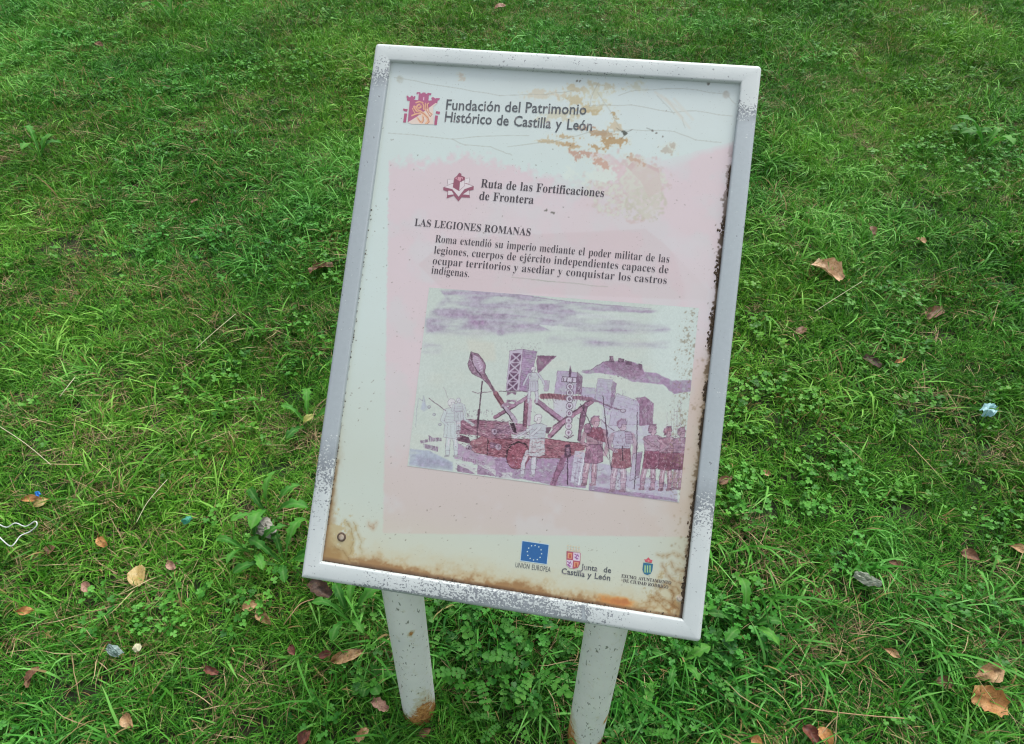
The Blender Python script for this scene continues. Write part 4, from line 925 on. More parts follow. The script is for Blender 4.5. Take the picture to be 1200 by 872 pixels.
# frame: one welded tube swept round, rounded outer edge
prof = [(0.0, -.026), (0.0, -.0070), (.0004, -.0048), (.0013, -.0028), (.0028, -.0013), (.0047, -.0004), (.0070, 0), (.0255, 0), (.0270, -.0003), (.0280, -.0012), (.0282, -.0030), (.0282, -.0125), (.0282, -.026)]
def outline(u, rad, npc=5, nside=110):
    """loop of the frame at inset u: rounded rectangle"""
    x0, x1, y0, y1 = -PW / 2 + u, PW / 2 - u, u, PH - u
    out = []
    cs = [(x1, y1, 0, rad), (x0, y1, 90, rad), (x0, y0, 180, .0015), (x1, y0, 270, rad)]
    cs = [(x, y, a, max(r - u, .00002)) for x, y, a, r in cs]
    for i, (x, y, a, r) in enumerate(cs):
        cx = x - r * (1 if x > 0 else -1); cy = y - r * (1 if y > PH / 2 else -1)
        arc = [(cx + r * math.cos(math.radians(a + 90 * t / npc)), cy + r * math.sin(math.radians(a + 90 * t / npc))) for t in range(npc + 1)]
        out += arc
        xn, yn, an, rn = cs[(i + 1) % 4]; cxn = xn - rn * (1 if xn > 0 else -1); cyn = yn - rn * (1 if yn > PH / 2 else -1)
        nx_ = (cxn + rn * math.cos(math.radians(an)), cyn + rn * math.sin(math.radians(an)))
        for t in range(1, nside): out.append((arc[-1][0] + (nx_[0] - arc[-1][0]) * t / nside, arc[-1][1] + (nx_[1] - arc[-1][1]) * t / nside))
    return out
XW = panel_uv(684, 719)[0]
V, F, WR = [], [], []
def wear(x, y, u):
    """0 = paint intact, 1 = bare metal: the rails are worn in their middles, the welds keep their paint"""
    s_ = (y / PH)
    onL = x < -PW / 2 + .03; onR = x > PW / 2 - .03; onB = y < .03; onT = y > PH - .03
    if onB and not (onL or onR):
        b = .43 + .20 * math.exp(-((x - .03) / .12) ** 2) - .12 * (abs(x) > .2); b += .02 * (-.2 < x < XW) + .5 * max(0, (.008 - y) / .008) * (-.22 < x < XW + .01)
    elif onT and not (onL or onR): b = .42 - .08 * smooth((abs(x) - .15) / .13)
    elif onL: b = 0.36 + .55 * smooth((s_ - .06) / .25) * smooth((.99 - s_) / .10)
    else: b = .30 + .62 * smooth((s_ - .10) / .22) * smooth((.97 - s_) / .10)
    b += .5 * math.exp(-((x - XW) / .0022) ** 2) * (y < .03)
    return float(b)
loops = [outline(u, .0065) for u, _ in prof]; NL = len(loops[0])
for (u, h_), lp in zip(prof, loops):
    for (x, y) in lp: V.append((x, y, h_)); WR.append(wear(x, y, u))
for i in range(len(prof) - 1):
    for j in range(NL):
        a = i * NL + j; b = i * NL + (j + 1) % NL; F.append((a, b, b + NL, a + NL))
k = NT('worn_frame_paint'); o = k.obj(); wr = k.attr('wear')
nf = k.noise(310, 3, .62, o); nm = k.noise(75, 3, .6, o)
v = k.math('ADD', k.math('ADD', k.math('MULTIPLY', nf, .75), k.math('MULTIPLY', nm, .35)), k.math('MULTIPLY', k.math('SUBTRACT', wr, .5), .55))
bare = k.mapr(v, .605, .635)
paint = k.mix(k.mapr(k.noise(8, 4, .6, o), .3, .7), (.50, .555, .55), (.58, .625, .615))
metal = k.mix(k.mapr(k.noise(120, 4, .6, o), .3, .7), (.17, .19, .21), (.30, .33, .35))
soft_ = k.mapr(wr, .66, .86)                       # where wear is general the metal is chalky and pale
metal = k.mix(k.math('MULTIPLY', soft_, .8), metal, (.43, .485, .505))
col = k.mix(bare, paint, metal)
pit = k.math('MAXIMUM', k.mapr(k.noise(330, 2, .5, o), .70, .74), k.mapr(k.noise(120, 2, .5, o), .715, .73)); col = k.mix(k.math('MULTIPLY', pit, .6), col, (.12, .12, .13))
k.base(col); k.rough(.5); k.l(k.math('MULTIPLY', bare, .25), k.b.inputs['Metallic'])
k.bump(k.math('SUBTRACT', k.math('MULTIPLY', nf, .3), bare), .5, .0006)
fr = mesh_obj('frame', V, F, k.m, smooth_=True); to_panel(fr)
at_ = fr.data.attributes.new('wear', 'FLOAT', 'POINT'); at_.data.foreach_set('value', np.array(WR, np.float32))

# panel sheet (printed) with a real thickness behind it, plus a back tray
IW, IH = PW - 2 * FB, PH - 2 * FB
def pnl(x, y, d=.008): return project_panel(np.array([x]), np.array([y]), d)
tl, tr_, br_, bl_ = [tuple(float(v[0]) for v in pnl(x, y)) for x, y in ((-IW / 2 - .004, PH - FB + .004), (IW / 2 + .004, PH - FB + .004), (IW / 2 + .004, FB - .004), (-IW / 2 - .004, FB - .004))]
panel = print_sheet('panel', (tl, tr_, br_, bl_), 560, 800, P, -.008, None, M_PRINT); to_panel(panel)
k = NT('back_tray_metal'); o = k.obj(); k.base(k.ramp(k.noise(14, 5, .6, o), [(.3, (.42, .44, .45)), (.7, (.60, .61, .60))])); k.rough(.55); M_TRAY = k.m
tv = [(x, y, z) for z in (-.0245, -.0100) for x, y in ((-PW / 2 + .004, .004), (PW / 2 - .004, .004), (PW / 2 - .004, PH - .004), (-PW / 2 + .004, PH - .004))]
tray = mesh_obj('back_plate', tv, [(3, 2, 1, 0), (4, 5, 6, 7), (0, 1, 5, 4), (1, 2, 6, 5), (2, 3, 7, 6), (3, 0, 4, 7)], M_TRAY); to_panel(tray)

ill = print_sheet('illustration', ((503, 337), (819, 361), (796, 589), (477.5, 546)), 640, 470, I, -.0077, panel, M_PRINT2)
tag(ill, 'faded watercolour of soldiers around a wooden catapult before a walled town')
for cv_, lb in ((EC, 'magenta castle emblem with an orange lion'), (ES, 'dark red star shaped fort emblem'), (EU, 'blue flag with a ring of pale stars'), (EJ, 'red and lilac quartered shield with a crown'), (EA, 'small blue shield under a red crown')):
    e_ = print_sheet('emblem', ((cv_.x0, cv_.y0), (cv_.x1, cv_.y0), (cv_.x1, cv_.y1), (cv_.x0, cv_.y1)), 130, 130, cv_, -.0077, panel, M_PRINT2, cut=True); e_['label'] = lb

# lettering: real glyph outlines laid on the panel
def mathbold(s_):
    r = ''
    for ch in s_:
        if 'A' <= ch <= 'Z': r += chr(0x1D400 + ord(ch) - 65)
        elif 'a' <= ch <= 'z': r += chr(0x1D41A + ord(ch) - 97)
        else: r += ch
    return r
ACC = {'ó': 'o', 'é': 'e', 'í': 'i', 'Ó': 'O'}
def glyphs(s_, serif, off):
    """-> verts (N,2), faces of a word, size 1"""
    cu = bpy.data.curves.new('tmp', 'FONT'); cu.size = 1.0; cu.offset = off; cu.resolution_u = 2; cu.fill_mode = 'FRONT'
    plain = ''.join(ACC.get(c, c) for c in s_) if serif else s_
    cu.body = mathbold(plain) if serif else plain
    ob = bpy.data.objects.new('tmp', cu); me = bpy.data.meshes.new_from_object(ob)
    vs = np.array([v.co[:2] for v in me.vertices]) if len(me.vertices) else np.zeros((0, 2)); fs = [tuple(p.vertices) for p in me.polygons]
    bpy.data.objects.remove(ob); bpy.data.meshes.remove(me)
    bpy.data.curves.remove(cu)
    if serif:
        for i, ch in enumerate(s_):
            if ch in ACC:
                def ext(t_):
                    c2 = bpy.data.curves.new('t', 'FONT'); c2.body = mathbold(''.join(ACC.get(c, c) for c in t_)); o2 = bpy.data.objects.new('t', c2); m2 = bpy.data.meshes.new_from_object(o2)
                    a = max(v.co[0] for v in m2.vertices); b = max(v.co[1] for v in m2.vertices); bpy.data.objects.remove(o2); bpy.data.meshes.remove(m2); bpy.data.curves.remove(c2); return a, b
                xr, _ = ext(s_[:i + 1]); _, yt = ext(ch); wd = ext(ch)[0]
                cx = xr - wd * .5; b = len(vs); y0 = (.52 if ch != 'Ó' else .74)
                if ch == 'í': y0 = .54; fs = [f for f in fs if not (abs(vs[list(f)][:, 0].mean() - cx) < .13 and vs[list(f)][:, 1].mean() > .52)]
                vs = np.vstack([vs, [(cx - .05, y0), (cx + .0, y0), (cx + .15, y0 + .16), (cx + .05, y0 + .16)]]); fs.append((b, b + 1, b + 2, b + 3))
    return vs, fs
def word_w(s_, serif): 
    v, _ = glyphs(s_, serif, 0); return v[:, 0].max()
def ink(name, col, rough=.5, fade=.5, thr=.62):
    k = NT(name); o = k.obj(); f = k.mapr(k.noise(90, 5, .65, o), thr, thr + .12)
    k.base(k.mix(k.math('MULTIPLY', f, fade), col, (.42, .38, .38))); k.rough(rough); return k.m
M_INK = ink('black_ink', (.060, .050, .060)); M_INKG = ink('grey_ink', (.085, .095, .105), fade=.6, thr=.55)
def text_line(words, p0, p1, hpx, serif=True, off=0.0, mat=None, z=-.0076, label=None):
    """words on the baseline from photo pixel p0 to p1, x-size hpx = em height in photo pixels"""
    a = np.array(panel_uv(*p0)); b = np.array(panel_uv(*p1)); d = b - a; L = np.linalg.norm(d); d /= L; n_ = np.array([-d[1], d[0]])
    u0 = np.array(panel_uv((p0[0] + p1[0]) / 2, (p0[1] + p1[1]) / 2)); u1 = np.array(panel_uv((p0[0] + p1[0]) / 2, (p0[1] + p1[1]) / 2 - hpx)); size = np.linalg.norm(u1 - u0)
    G = [glyphs(w_, serif, off) for w_ in words]; wd = [g_[0][:, 0].max() for g_ in G]
    if len(words) > 1:
        sp_nat = .30; tot = sum(wd) * size; gap = (L - tot) / (len(words) - 1); sx = 1.0
        if gap < .22 * size or gap > .9 * size: gap = min(max(gap, .24 * size), .9 * size) if False else sp_nat * size; sx = (L - gap * (len(words) - 1)) / tot
    else: gap = 0; sx = L / (wd[0] * size)
    V, F = [], []; x = 0
    for (vs, fs), w_ in zip(G, wd):
        b_ = len(V)
        for (gx_, gy_) in vs:
            q = a + d * (x + gx_ * size * sx) + n_ * gy_ * size; V.append((q[0], q[1], z))
        F += [tuple(i + b_ for i in f) for f in fs]; x += w_ * size * sx + gap
    o_ = mesh_obj('lettering', V, F, mat or M_INK, parent=panel)
    if label: o_['label'] = label
    return o_
SA = M_INKG
text_line(['Fundación', 'del', 'Patrimonio'], (521.5, 128.5), (687, 134.5), 17.5, False, .012, SA, label='heading line Fundación del Patrimonio')
text_line(['Histórico', 'de', 'Castilla', 'y', 'León'], (520, 142.5), (693.5, 153.5), 17.5, False, .014, SA, label='heading line Histórico de Castilla y León')
text_line(['Ruta', 'de', 'las', 'Fortificaciones'], (563, 219.5), (707.5, 231), 14.5, True, -.002, label='line Ruta de las Fortificaciones')
text_line(['de', 'Frontera'], (561, 234), (625, 239), 14.5, True, -.002, label='line de Frontera')
text_line(['LAS', 'LEGIONES', 'ROMANAS'], (485.5, 264.5), (621.5, 276.5), 12.6, True, -.003, label='title LAS LEGIONES ROMANAS')
OB = -.0095
text_line(['Roma', 'extendió', 'su', 'imperio', 'mediante', 'el', 'poder', 'militar', 'de', 'las'], (509.5, 284), (784, 308), 13.4, True, OB)
text_line(['legiones,', 'cuerpos', 'de', 'ejército', 'independientes', 'capaces', 'de'], (508, 297), (783, 320.5), 13.4, True, OB)
text_line(['ocupar', 'territorios', 'y', 'asediar', 'y', 'conquistar', 'los', 'castros'], (506.5, 309.5), (781, 333), 13.4, True, OB)
text_line(['indígenas.'], (505, 320.5), (549.5, 325), 13.4, True, OB)
text_line(['UNIÓN', 'EUROPEA'], (603.5, 664.5), (645, 670.5), 8.6, False, -.002, SA, label='caption UNIÓN EUROPEA')
text_line(['Junta', 'de'], (681.5, 667), (716, 671.5), 9.4, False, .014, SA, label='caption Junta de')
text_line(['Castilla', 'y', 'León'], (657.5, 672), (715, 680.5), 9.6, False, .018, SA, label='caption Castilla y León')
text_line(['EXCMO.', 'AYUNTAMIENTO'], (728, 676.5), (786.5, 685), 5.6, True, .0, label='caption EXCMO. AYUNTAMIENTO')
text_line(['DE', 'CIUDAD', 'RODRIGO'], (730, 682), (783, 690), 5.6, True, .0, label='caption DE CIUDAD RODRIGO')

# rivets in the four corners
k = NT('rivet_metal'); k.base(k.ramp(k.noise(60, 3, .6, k.obj()), [(.4, (.30, .22, .14)), (.7, (.52, .47, .40))])); k.rough(.55); M_RIV = k.m
k = NT('rivet_rust'); k.base((.10, .07, .05)); k.rough(.9); M_RST = k.m
def rivet(px, py, r, label):
    u, v = panel_uv(px, py); V, F = [], []; n = 20
    for rr, h_ in ((r, -.0079), (r, -.0072), (r * .78, -.0066), (r * .5, -.0064)):
        V += [(u + rr * math.cos(t * 6.2832 / n), v + rr * math.sin(t * 6.2832 / n), h_) for t in range(n)]
    for i in range(3):
        for j in range(n): a = i * n + j; b = i * n + (j + 1) % n; F.append((a, b, b + n, a + n))
    F.append(tuple(range(3 * n, 4 * n)))
    o_ = mesh_obj('rivet', V, F, M_RIV, parent=panel, smooth_=False); o_['label'] = label
    return o_
rivet(400.3, 629.3, .0046, 'rivet with a dark rust ring in the stained corner'); rivet(796.5, 701, .0040, 'rivet set in crusted paint')
V, F = [], []; u, v = panel_uv(400.3, 629.3); n = 24
for rr, h_ in ((.0040, -.0071), (.0055, -.0066), (.0068, -.0074), (.0072, -.00795)):
    V += [(u + rr * math.cos(t * 6.2832 / n), v + rr * math.sin(t * 6.2832 / n), h_) for t in range(n)]
for i in range(3):
    for j in range(n): a = i * n + j; b = i * n + (j + 1) % n; F.append((a, b, b + n, a + n))
mesh_obj('rust_ring', V, F, M_RST, parent=panel)

# crumbs of moss and dirt caught behind the right-hand lip
k = NT('dirt_crust'); k.base(k.ramp(k.noise(300, 3, .6, k.obj()), [(.3, (.025, .018, .012)), (.7, (.11, .075, .045))])); k.rough(1); M_CRUST = k.m
def crumbs(name, spots, parent):
    V, F = [], []; r = np.random.default_rng(77)
    for (u, v, s_) in spots:
        b = len(V); ph = r.uniform(0, 6.28); 
        V.append((u, v, -.0078 + s_ * .9))
        for j in range(6):
            rr = s_ * r.uniform(.6, 1.4); V.append((u + rr * math.cos(ph + j * 1.047), v + rr * 1.5 * math.sin(ph + j * 1.047), -.0079))
        for j in range(6): F.append((b, b + 1 + j, b + 1 + (j + 1) % 6))
    o_ = mesh_obj(name, V, F, M_CRUST, parent=parent, smooth_=True); o_['kind'] = 'stuff'
    return o_
spots = []; r = np.random.default_rng(3)
for (ya, yb, n_) in ((690, 700, 0), (600, 560, 0)): pass
for v in np.arange(.05, .70, .0016):
    wgt = vnoise(np.array([v]), np.array([.3]), .035, 44, 3)[0]
    if wgt > .47: 
        for _ in range(4): spots.append((IW / 2 - abs(r.normal(0, .0014)) * (wgt - .3) * 5 * (1.2 if .30 < v < .62 else .7) + .001, v, r.uniform(.0008, .0017)))
crumbs('dirt_crust', spots, panel)
spots = [(-IW / 2 + abs(r.normal(0, .0008)), v, r.uniform(.0005, .0011)) for v in r.uniform(.05, .6, 60)] + [(u, FB + abs(r.normal(0, .0014)), r.uniform(.0006, .0013)) for u in r.uniform(-IW / 2, IW / 2, 60)]
crumbs('dirt_crust', spots, panel)

# posts
def post(cx, cy, rad, rustside, label, marks):
    zb = float(ground_z(cx, cy)) - .05 - SZ; ax = Vector((cx - SX, cy - SY, 0))
    nseg, nr = 48, 60; V, F, RU = [], [], []
    for j in range(nr + 1):
        t = j / nr
        for i in range(nseg):
            th = 2 * math.pi * i / nseg; x, y = rad * math.cos(th), rad * math.sin(th)
            # upper end is mitred against the leaning back of the board
            yw = cy + y
            zt = PLOC[2] - .876 * yw + .002 if yw < .0196 else PLOC[2] + yw * math.tan(TILT) - .0255 / math.cos(TILT)
            z = zb + (zt - zb) * t
            V.append((ax.x + x, ax.y + y, z))
            hgt = z + SZ - float(ground_z(cx + x, cy + y)); tb = .045 + .12 * max(0, math.cos(th - rustside)) ** 3
            RU.append(max(0, 1 - hgt / tb))
            for (mth, mh, mr, ms) in marks:
                dd = math.hypot((((th - mth + math.pi) % (2 * math.pi)) - math.pi) * rad / mr, (hgt - mh) / (mr * ms)); RU[-1] = max(RU[-1], (1.1 - dd) if dd < 1.1 else 0)
    for j in range(nr):
        for i in range(nseg): a = j * nseg + i; b = j * nseg + (i + 1) % nseg; F.append((a, b, b + nseg, a + nseg))
    F.append(tuple(range(nr * nseg, (nr + 1) * nseg)))
    o_ = mesh_obj('post', V, F, M_POST, parent=sign, smooth_=True); o_['label'] = label
    a2 = o_.data.attributes.new('rust', 'FLOAT', 'POINT'); a2.data.foreach_set('value', np.array(RU, np.float32))
    return o_
k = NT('white_post_paint'); o = k.obj(); ru = k.attr('rust')
mp = k.n('ShaderNodeMapping'); mp.inputs['Scale'].default_value = (1, 1, .45); k.l(o, mp.inputs[0])
pc_ = k.mix(k.mapr(k.noise(14, 4, .6, o), .3, .7), (.70, .73, .73), (.80, .82, .81))
spk = k.mapr(k.noise(200, 2, .5, mp.outputs[0], .4), .665, .69); pc_ = k.mix(k.math('MULTIPLY', spk, .8), pc_, (.10, .11, .10))
gr = k.mapr(k.noise(34, 4, .6, o), .60, .75); pc_ = k.mix(k.math('MULTIPLY', gr, .3), pc_, (.38, .38, .30))
v = k.math('ADD', k.math('MULTIPLY', ru, 1.1), k.math('MULTIPLY', k.math('SUBTRACT', k.noise(90, 5, .7, o), .5), 1.3))
pc_ = k.mix(k.math('MULTIPLY', k.mapr(v, .10, .35), .6), pc_, (.50, .45, .26))
rc = k.ramp(k.noise(160, 4, .7, o), [(.32, (.14, .055, .015)), (.5, (.40, .18, .045)), (.7, (.56, .33, .11))])
rm_ = k.mapr(v, .42, .60); pc_ = k.mix(rm_, pc_, rc); k.base(pc_); k.rough(k.mapr(rm_, 0, 1, .32, .9)); k.bump(k.math('SUBTRACT', k.noise(160, 4, .7, o), spk), .25, .001); M_POST = k.m
post(-.1547, .04, .0322, math.radians(-50), 'left white post, rusty on the right of its foot', [(math.radians(-60), .33, .007, 1.0)])
post(.1707, .04, .0328, math.radians(200), 'right white post with rust streaks on its right side', [(math.radians(-12), .335, .0065, 3.2), (math.radians(-28), .13, .011, 1.3), (math.radians(-40), .035, .018, 1.6)])
# ================================================================== fallen leaves, one object each
def leaf_mat(name, c0, c1, c2, rough=.6, trans=.12):
    k = NT(name); o = k.obj(); uv = k.attr('vein'); c0, c1, c2 = [tuple(np.array(q) * .78) for q in (c0, c1, c2)]
    v = k.noise(70, 5, .65, o); c = k.ramp(v, [(.32, c0), (.52, c1), (.7, c2)])
    sp = k.mapr(k.noise(330, 3, .6, o), .56, .66); c = k.mix(k.math('MULTIPLY', sp, .7), c, (c0[0] * .4, c0[1] * .35, c0[2] * .35))
    c = k.mix(k.math('MULTIPLY', uv, .6), c, c0)
    k.base(c); k.rough(rough); k.bump(k.math('ADD', k.noise(150, 4, .6, o), uv), .4, .0008); k.translucent(c, trans); return k.m
LM = {'tan': leaf_mat('tan_leaf', (.30, .15, .055), (.52, .31, .14), (.66, .45, .24)),
      'pale': leaf_mat('light_tan_leaf', (.48, .26, .12), (.80, .52, .30), (.88, .66, .44)),
      'orange': leaf_mat('orange_leaf', (.30, .12, .03), (.55, .25, .07), (.70, .40, .15)),
      'brown': leaf_mat('brown_leaf', (.09, .040, .018), (.22, .10, .045), (.34, .18, .09)),
      'red': leaf_mat('red_leaf', (.08, .020, .012), (.18, .048, .026), (.30, .11, .06)),
      'yellow': leaf_mat('yellow_leaf', (.40, .28, .07), (.60, .44, .16), (.68, .55, .27)),
      'pink': leaf_mat('pinkish_leaf', (.26, .12, .08), (.46, .25, .17), (.58, .36, .26)),
      'grey': leaf_mat('grey_leaf', (.20, .17, .13), (.36, .32, .27), (.50, .46, .40)),
      'dark': leaf_mat('dark_leaf', (.035, .018, .012), (.09, .045, .028), (.17, .09, .05)),
      'green': leaf_mat('yellow_green_leaf', (.22, .24, .04), (.36, .38, .08), (.48, .46, .14))}
def shaped_leaf(L, W, shape, curl, bend, rr, jag=.05, ni=13, nj=9):
    """local: x along 0..L, y across, z up; curl rolls the halves up or down, bend arches it"""
    V, F, VE = [], [], []; crm = rr.uniform(.03, .09); ph0, ph1 = rr.uniform(0, 6, 2)
    for i in range(ni):
        t = i / (ni - 1)
        if shape == 'ovate': w_ = (math.sin(math.pi * t ** .75)) ** .75
        elif shape == 'lance': w_ = (math.sin(math.pi * t)) ** 1.1
        elif shape == 'torn': w_ = (math.sin(math.pi * min(1, t * .8 + .12))) ** .5 * (1 - .25 * abs(math.sin(t * 9)))
        else: w_ = (math.sin(math.pi * (.04 + .92 * t))) ** .6
        for j in range(nj):
            s_ = (j / (nj - 1) - .5) * 2
            y = s_ * W * .5 * w_ * (1 + (rr.uniform(-jag, jag) if abs(s_) > .9 else 0)); x = L * t + (rr.uniform(-1, 1) * jag * L * .15 if abs(s_) > .9 else 0)
            a = curl * s_ ; yy = (math.sin(a) / max(abs(a), 1e-3) if abs(a) > 1e-3 else 1) * abs(y) * (1 if y >= 0 else -1) * (1 if a * s_ >= 0 else 1)
            yy = math.copysign(abs(y) * math.cos(a * .6), y); z = abs(y) * math.sin(abs(a) * .8) * (1 if curl > 0 else -1)
            z += math.sin(t * math.pi) * bend * L + rr.normal(0, .016 * L) + crm * L * math.sin(5.3 * t + ph0) * math.sin(2.6 * s_ + ph1) + .018 * L * math.sin(9 * t + 3 * s_) 
            V.append((x, yy, z)); ve = max(0, 1 - abs(s_) * 7); vv = abs(((t * 7 + abs(s_) * 1.6) % 1) - .5); ve = max(ve, (1 - vv * 9) if vv < .11 else 0); VE.append(ve)
    for i in range(ni - 1):
        for j in range(nj - 1): a = i * nj + j; F.append((a, a + nj, a + nj + 1, a + 1))
    return V, F, VE
def frame_from_px(p0, p1, h):
    a = at(*p0, h); b = at(*p1, h); d = b - a; L = np.linalg.norm(d); return a, d / L, L
def put_leaf(p0, p1, wpx, colr, label, shape='ell', curl=.5, bend=.06, h=.034, roll=0.0, stalk_=.25, jag=.05, cat='leaf', lift=0.0):
    rr = np.random.default_rng(abs(hash((p0, p1))) % 99991)
    h = h - .006; a, d, L = frame_from_px(p0, p1, h); mid = ((p0[0] + p1[0]) / 2, (p0[1] + p1[1]) / 2)
    dist = np.linalg.norm(at(*mid, h) - CAM); W = wpx / FPX * dist
    V, F, VE = shaped_leaf(L, W, shape, curl, bend, rr, jag)
    nrm = np.array([0, -SLOPE, 1.0]); nrm = nrm / np.linalg.norm(nrm)
    nrm = nrm + np.array([rr.normal(0, .10), -.25 + rr.normal(0, .08), 0]); yv = np.cross(nrm, d); yv /= np.linalg.norm(yv)
    yv = yv * math.cos(roll) + np.cross(d, yv) * math.sin(roll); zv = np.cross(d, yv)
    M = Matrix(((d[0], yv[0], zv[0], a[0]), (d[1], yv[1], zv[1], a[1]), (d[2], yv[2], zv[2], a[2] + lift), (0, 0, 0, 1)))
    b = len(V)
    if stalk_:
        sl = L * stalk_; sw = .0007
        for q in range(4):
            t = q / 3; V += [(-sl * t, -sw + .002 * t * t * 3, .0006 - .004 * t), (-sl * t, sw + .002 * t * t * 3, .0006 - .004 * t), (-sl * t, .002 * t * t * 3, .0018 - .004 * t)]; VE += [1, 1, 1]
        for q in range(3):
            for z_ in range(3): F.append((b + q * 3 + z_, b + q * 3 + (z_ + 1) % 3, b + q * 3 + 3 + (z_ + 1) % 3, b + q * 3 + 3 + z_))
    o_ = mesh_obj('fallen_leaf', V, F, LM[colr], smooth_=True); o_.matrix_world = M
    at2 = o_.data.attributes.new('vein', 'FLOAT', 'POINT'); at2.data.foreach_set('value', np.array(VE, np.float32))
    tag(o_, label, cat, 'dead leaves scattered in the grass'); return o_
put_leaf((953, 309), (986, 329), 25, 'pale', 'large curled tan leaf alone in the grass right of the board', 'torn', .9, .12, .046, jag=.14, stalk_=.1)
put_leaf((163, 663), (160, 687), 17, 'yellow', 'pale yellow oval leaf lying flat left of the board', 'ell', .35, .03, .042)
put_leaf((24, 586), (50, 584), 8, 'orange', 'narrow orange brown leaf beside the blue scrap at the left edge', 'lance', .7, .06, .042)
put_leaf((38, 594), (58, 584), 9, 'yellow', 'straw yellow leaf tucked under the narrow leaf by the blue scrap', 'lance', .4, .05, .036)
put_leaf((284, 713), (301, 708), 13, 'tan', 'short tan leaf, upper one of the pair left of the posts', 'ell', .8, .08, .040)
put_leaf((302, 713), (320, 732), 13, 'tan', 'folded tan leaf, lower one of the pair left of the posts', 'ovate', .9, .08, .040)
put_leaf((388, 775), (429, 762), 15, 'tan', 'long tan leaf folded lengthwise beside the left post', 'ovate', 1.0, .05, .044, jag=.08)
put_leaf((1142, 794), (1178, 782), 17, 'tan', 'clean tan leaf above the spotted one at lower right', 'lance', .45, .05, .044)
put_leaf((1139, 812), (1181, 830), 27, 'orange', 'broad spotted orange tan leaf at lower right', 'torn', .5, .08, .044, stalk_=.2, jag=.12)
put_leaf((1126, 647), (1148, 656), 12, 'brown', 'brown wrinkled leaf in a worn patch near the right edge', 'ovate', .6, .05, .036)
put_leaf((1184, 640), (1204, 646), 9, 'tan', 'tan leaf cut off by the right edge of the picture', 'lance', .5, .05, .036)
put_leaf((1097, 798), (1119, 802), 12, 'brown', 'dull brown leaf just left of the two broad tan leaves', 'ovate', .5, .05, .034)
put_leaf((1036, 760), (1056, 771), 8, 'tan', 'thin tan leaf sliver among clover at lower right', 'lance', .6, .05, .036)
put_leaf((942, 850), (958, 874), 15, 'red', 'rust red leaf, left one of two at the lower edge right of the posts', 'ovate', .8, .08, .040)
put_leaf((960, 852), (974, 876), 15, 'orange', 'orange brown leaf, right one of two at the lower edge right of the posts', 'ovate', .7, .08, .040)
put_leaf((880, 866), (894, 873), 12, 'orange', 'small bright orange leaf at the lower edge of the picture', 'ovate', .5, .05, .040)
put_leaf((144, 838), (156, 853), 11, 'tan', 'small tan leaf at lower left below the plastic scrap', 'ovate', .5, .05, .044)
put_leaf((19, 717), (40, 715), 8, 'orange', 'bright orange narrow leaf by the left edge', 'lance', .4, .05, .042)
put_leaf((97, 683), (108, 694), 9, 'pink', 'small blunt brownish leaf left of the yellow oval leaf', 'ell', .6, .05, .038)
put_leaf((196, 658), (205, 667), 8, 'pink', 'tiny pinkish round leaf right of the yellow oval leaf', 'ell', .4, .05, .042)
put_leaf((31, 797), (46, 782), 10, 'brown', 'crumpled reddish brown leaf at lower left', 'torn', .8, .06, .040, jag=.12)
put_leaf((115, 630), (126, 642), 9, 'orange', 'small rusty leaf above the yellow oval leaf', 'ovate', .5, .05, .036)
put_leaf((54, 648), (64, 640), 10, 'brown', 'small brown leaf under the white string', 'ovate', .5, .05, .036)
put_leaf((364, 681), (388, 698), 20, 'dark', 'dark brown leaf sticking out under the lower left frame corner', 'torn', .7, .10, .050, stalk_=1.3, jag=.1)
put_leaf((355, 497), (368, 485), 9, 'green', 'yellowish green leaf close to the left frame rail', 'lance', .5, .08, .046)
put_leaf((362, 318), (390, 310), 13, 'brown', 'brown withered leaf beside the upper left frame rail', 'torn', .6, .05, .040, jag=.12)
put_leaf((1075, 279), (1084, 285), 8, 'tan', 'small tan leaf far up on the right of the lawn', 'ell', .5, .05, .046)
put_leaf((1019, 264), (1026, 276), 7, 'brown', 'thin brown leaf above the large curled leaf', 'lance', .5, .05, .046)
put_leaf((340, 756), (346, 768), 9, 'red', 'dark red leaf left of the long folded leaf', 'ovate', .7, .05, .040)
put_leaf((374, 770), (388, 765), 10, 'red', 'reddish scrap of leaf touching the long folded leaf', 'torn', .7, .05, .040)
put_leaf((240, 783), (256, 789), 9, 'red', 'dark wine red leaf low in the grass at lower left', 'torn', .7, .05, .034)
put_leaf((350, 872), (364, 856), 13, 'red', 'wine red leaf at the lower edge left of the posts', 'ovate', .8, .06, .042)
put_leaf((418, 868), (431, 854), 12, 'tan', 'tan leaf at the lower edge beside the wine red one', 'torn', .8, .06, .042)
put_leaf((436, 820), (455, 832), 12, 'pink', 'pinkish lobed leaf right beside the left post', 'torn', .6, .06, .040, jag=.2)
put_leaf((491, 862), (505, 854), 9, 'brown', 'curled brown leaf pressed against the foot of the left post', 'ovate', .9, .08, .028)
put_leaf((36, 792), (32, 806), 7, 'brown', 'brown leaf fragment below the crumpled leaf at lower left', 'torn', .8, .05, .036)
put_leaf((1042, 658), (1058, 664), 9, 'brown', 'brown leaf bits beside the pale plastic scrap', 'torn', .7, .05, .030)
put_leaf((952, 690), (962, 699), 9, 'brown', 'small brown leaf left of the pale plastic scrap', 'ovate', .6, .05, .034)
put_leaf((842, 566), (858, 560), 10, 'brown', 'brown leaf just right of the lower right frame rail', 'ovate', .6, .05, .038)
put_leaf((893, 552), (903, 557), 7, 'tan', 'tiny tan leaf in the clover right of the frame', 'ell', .5, .05, .036)
put_leaf((1012, 418), (1032, 430), 12, 'dark', 'dark brown leaf in the middle of the right hand lawn', 'torn', .6, .05, .032)
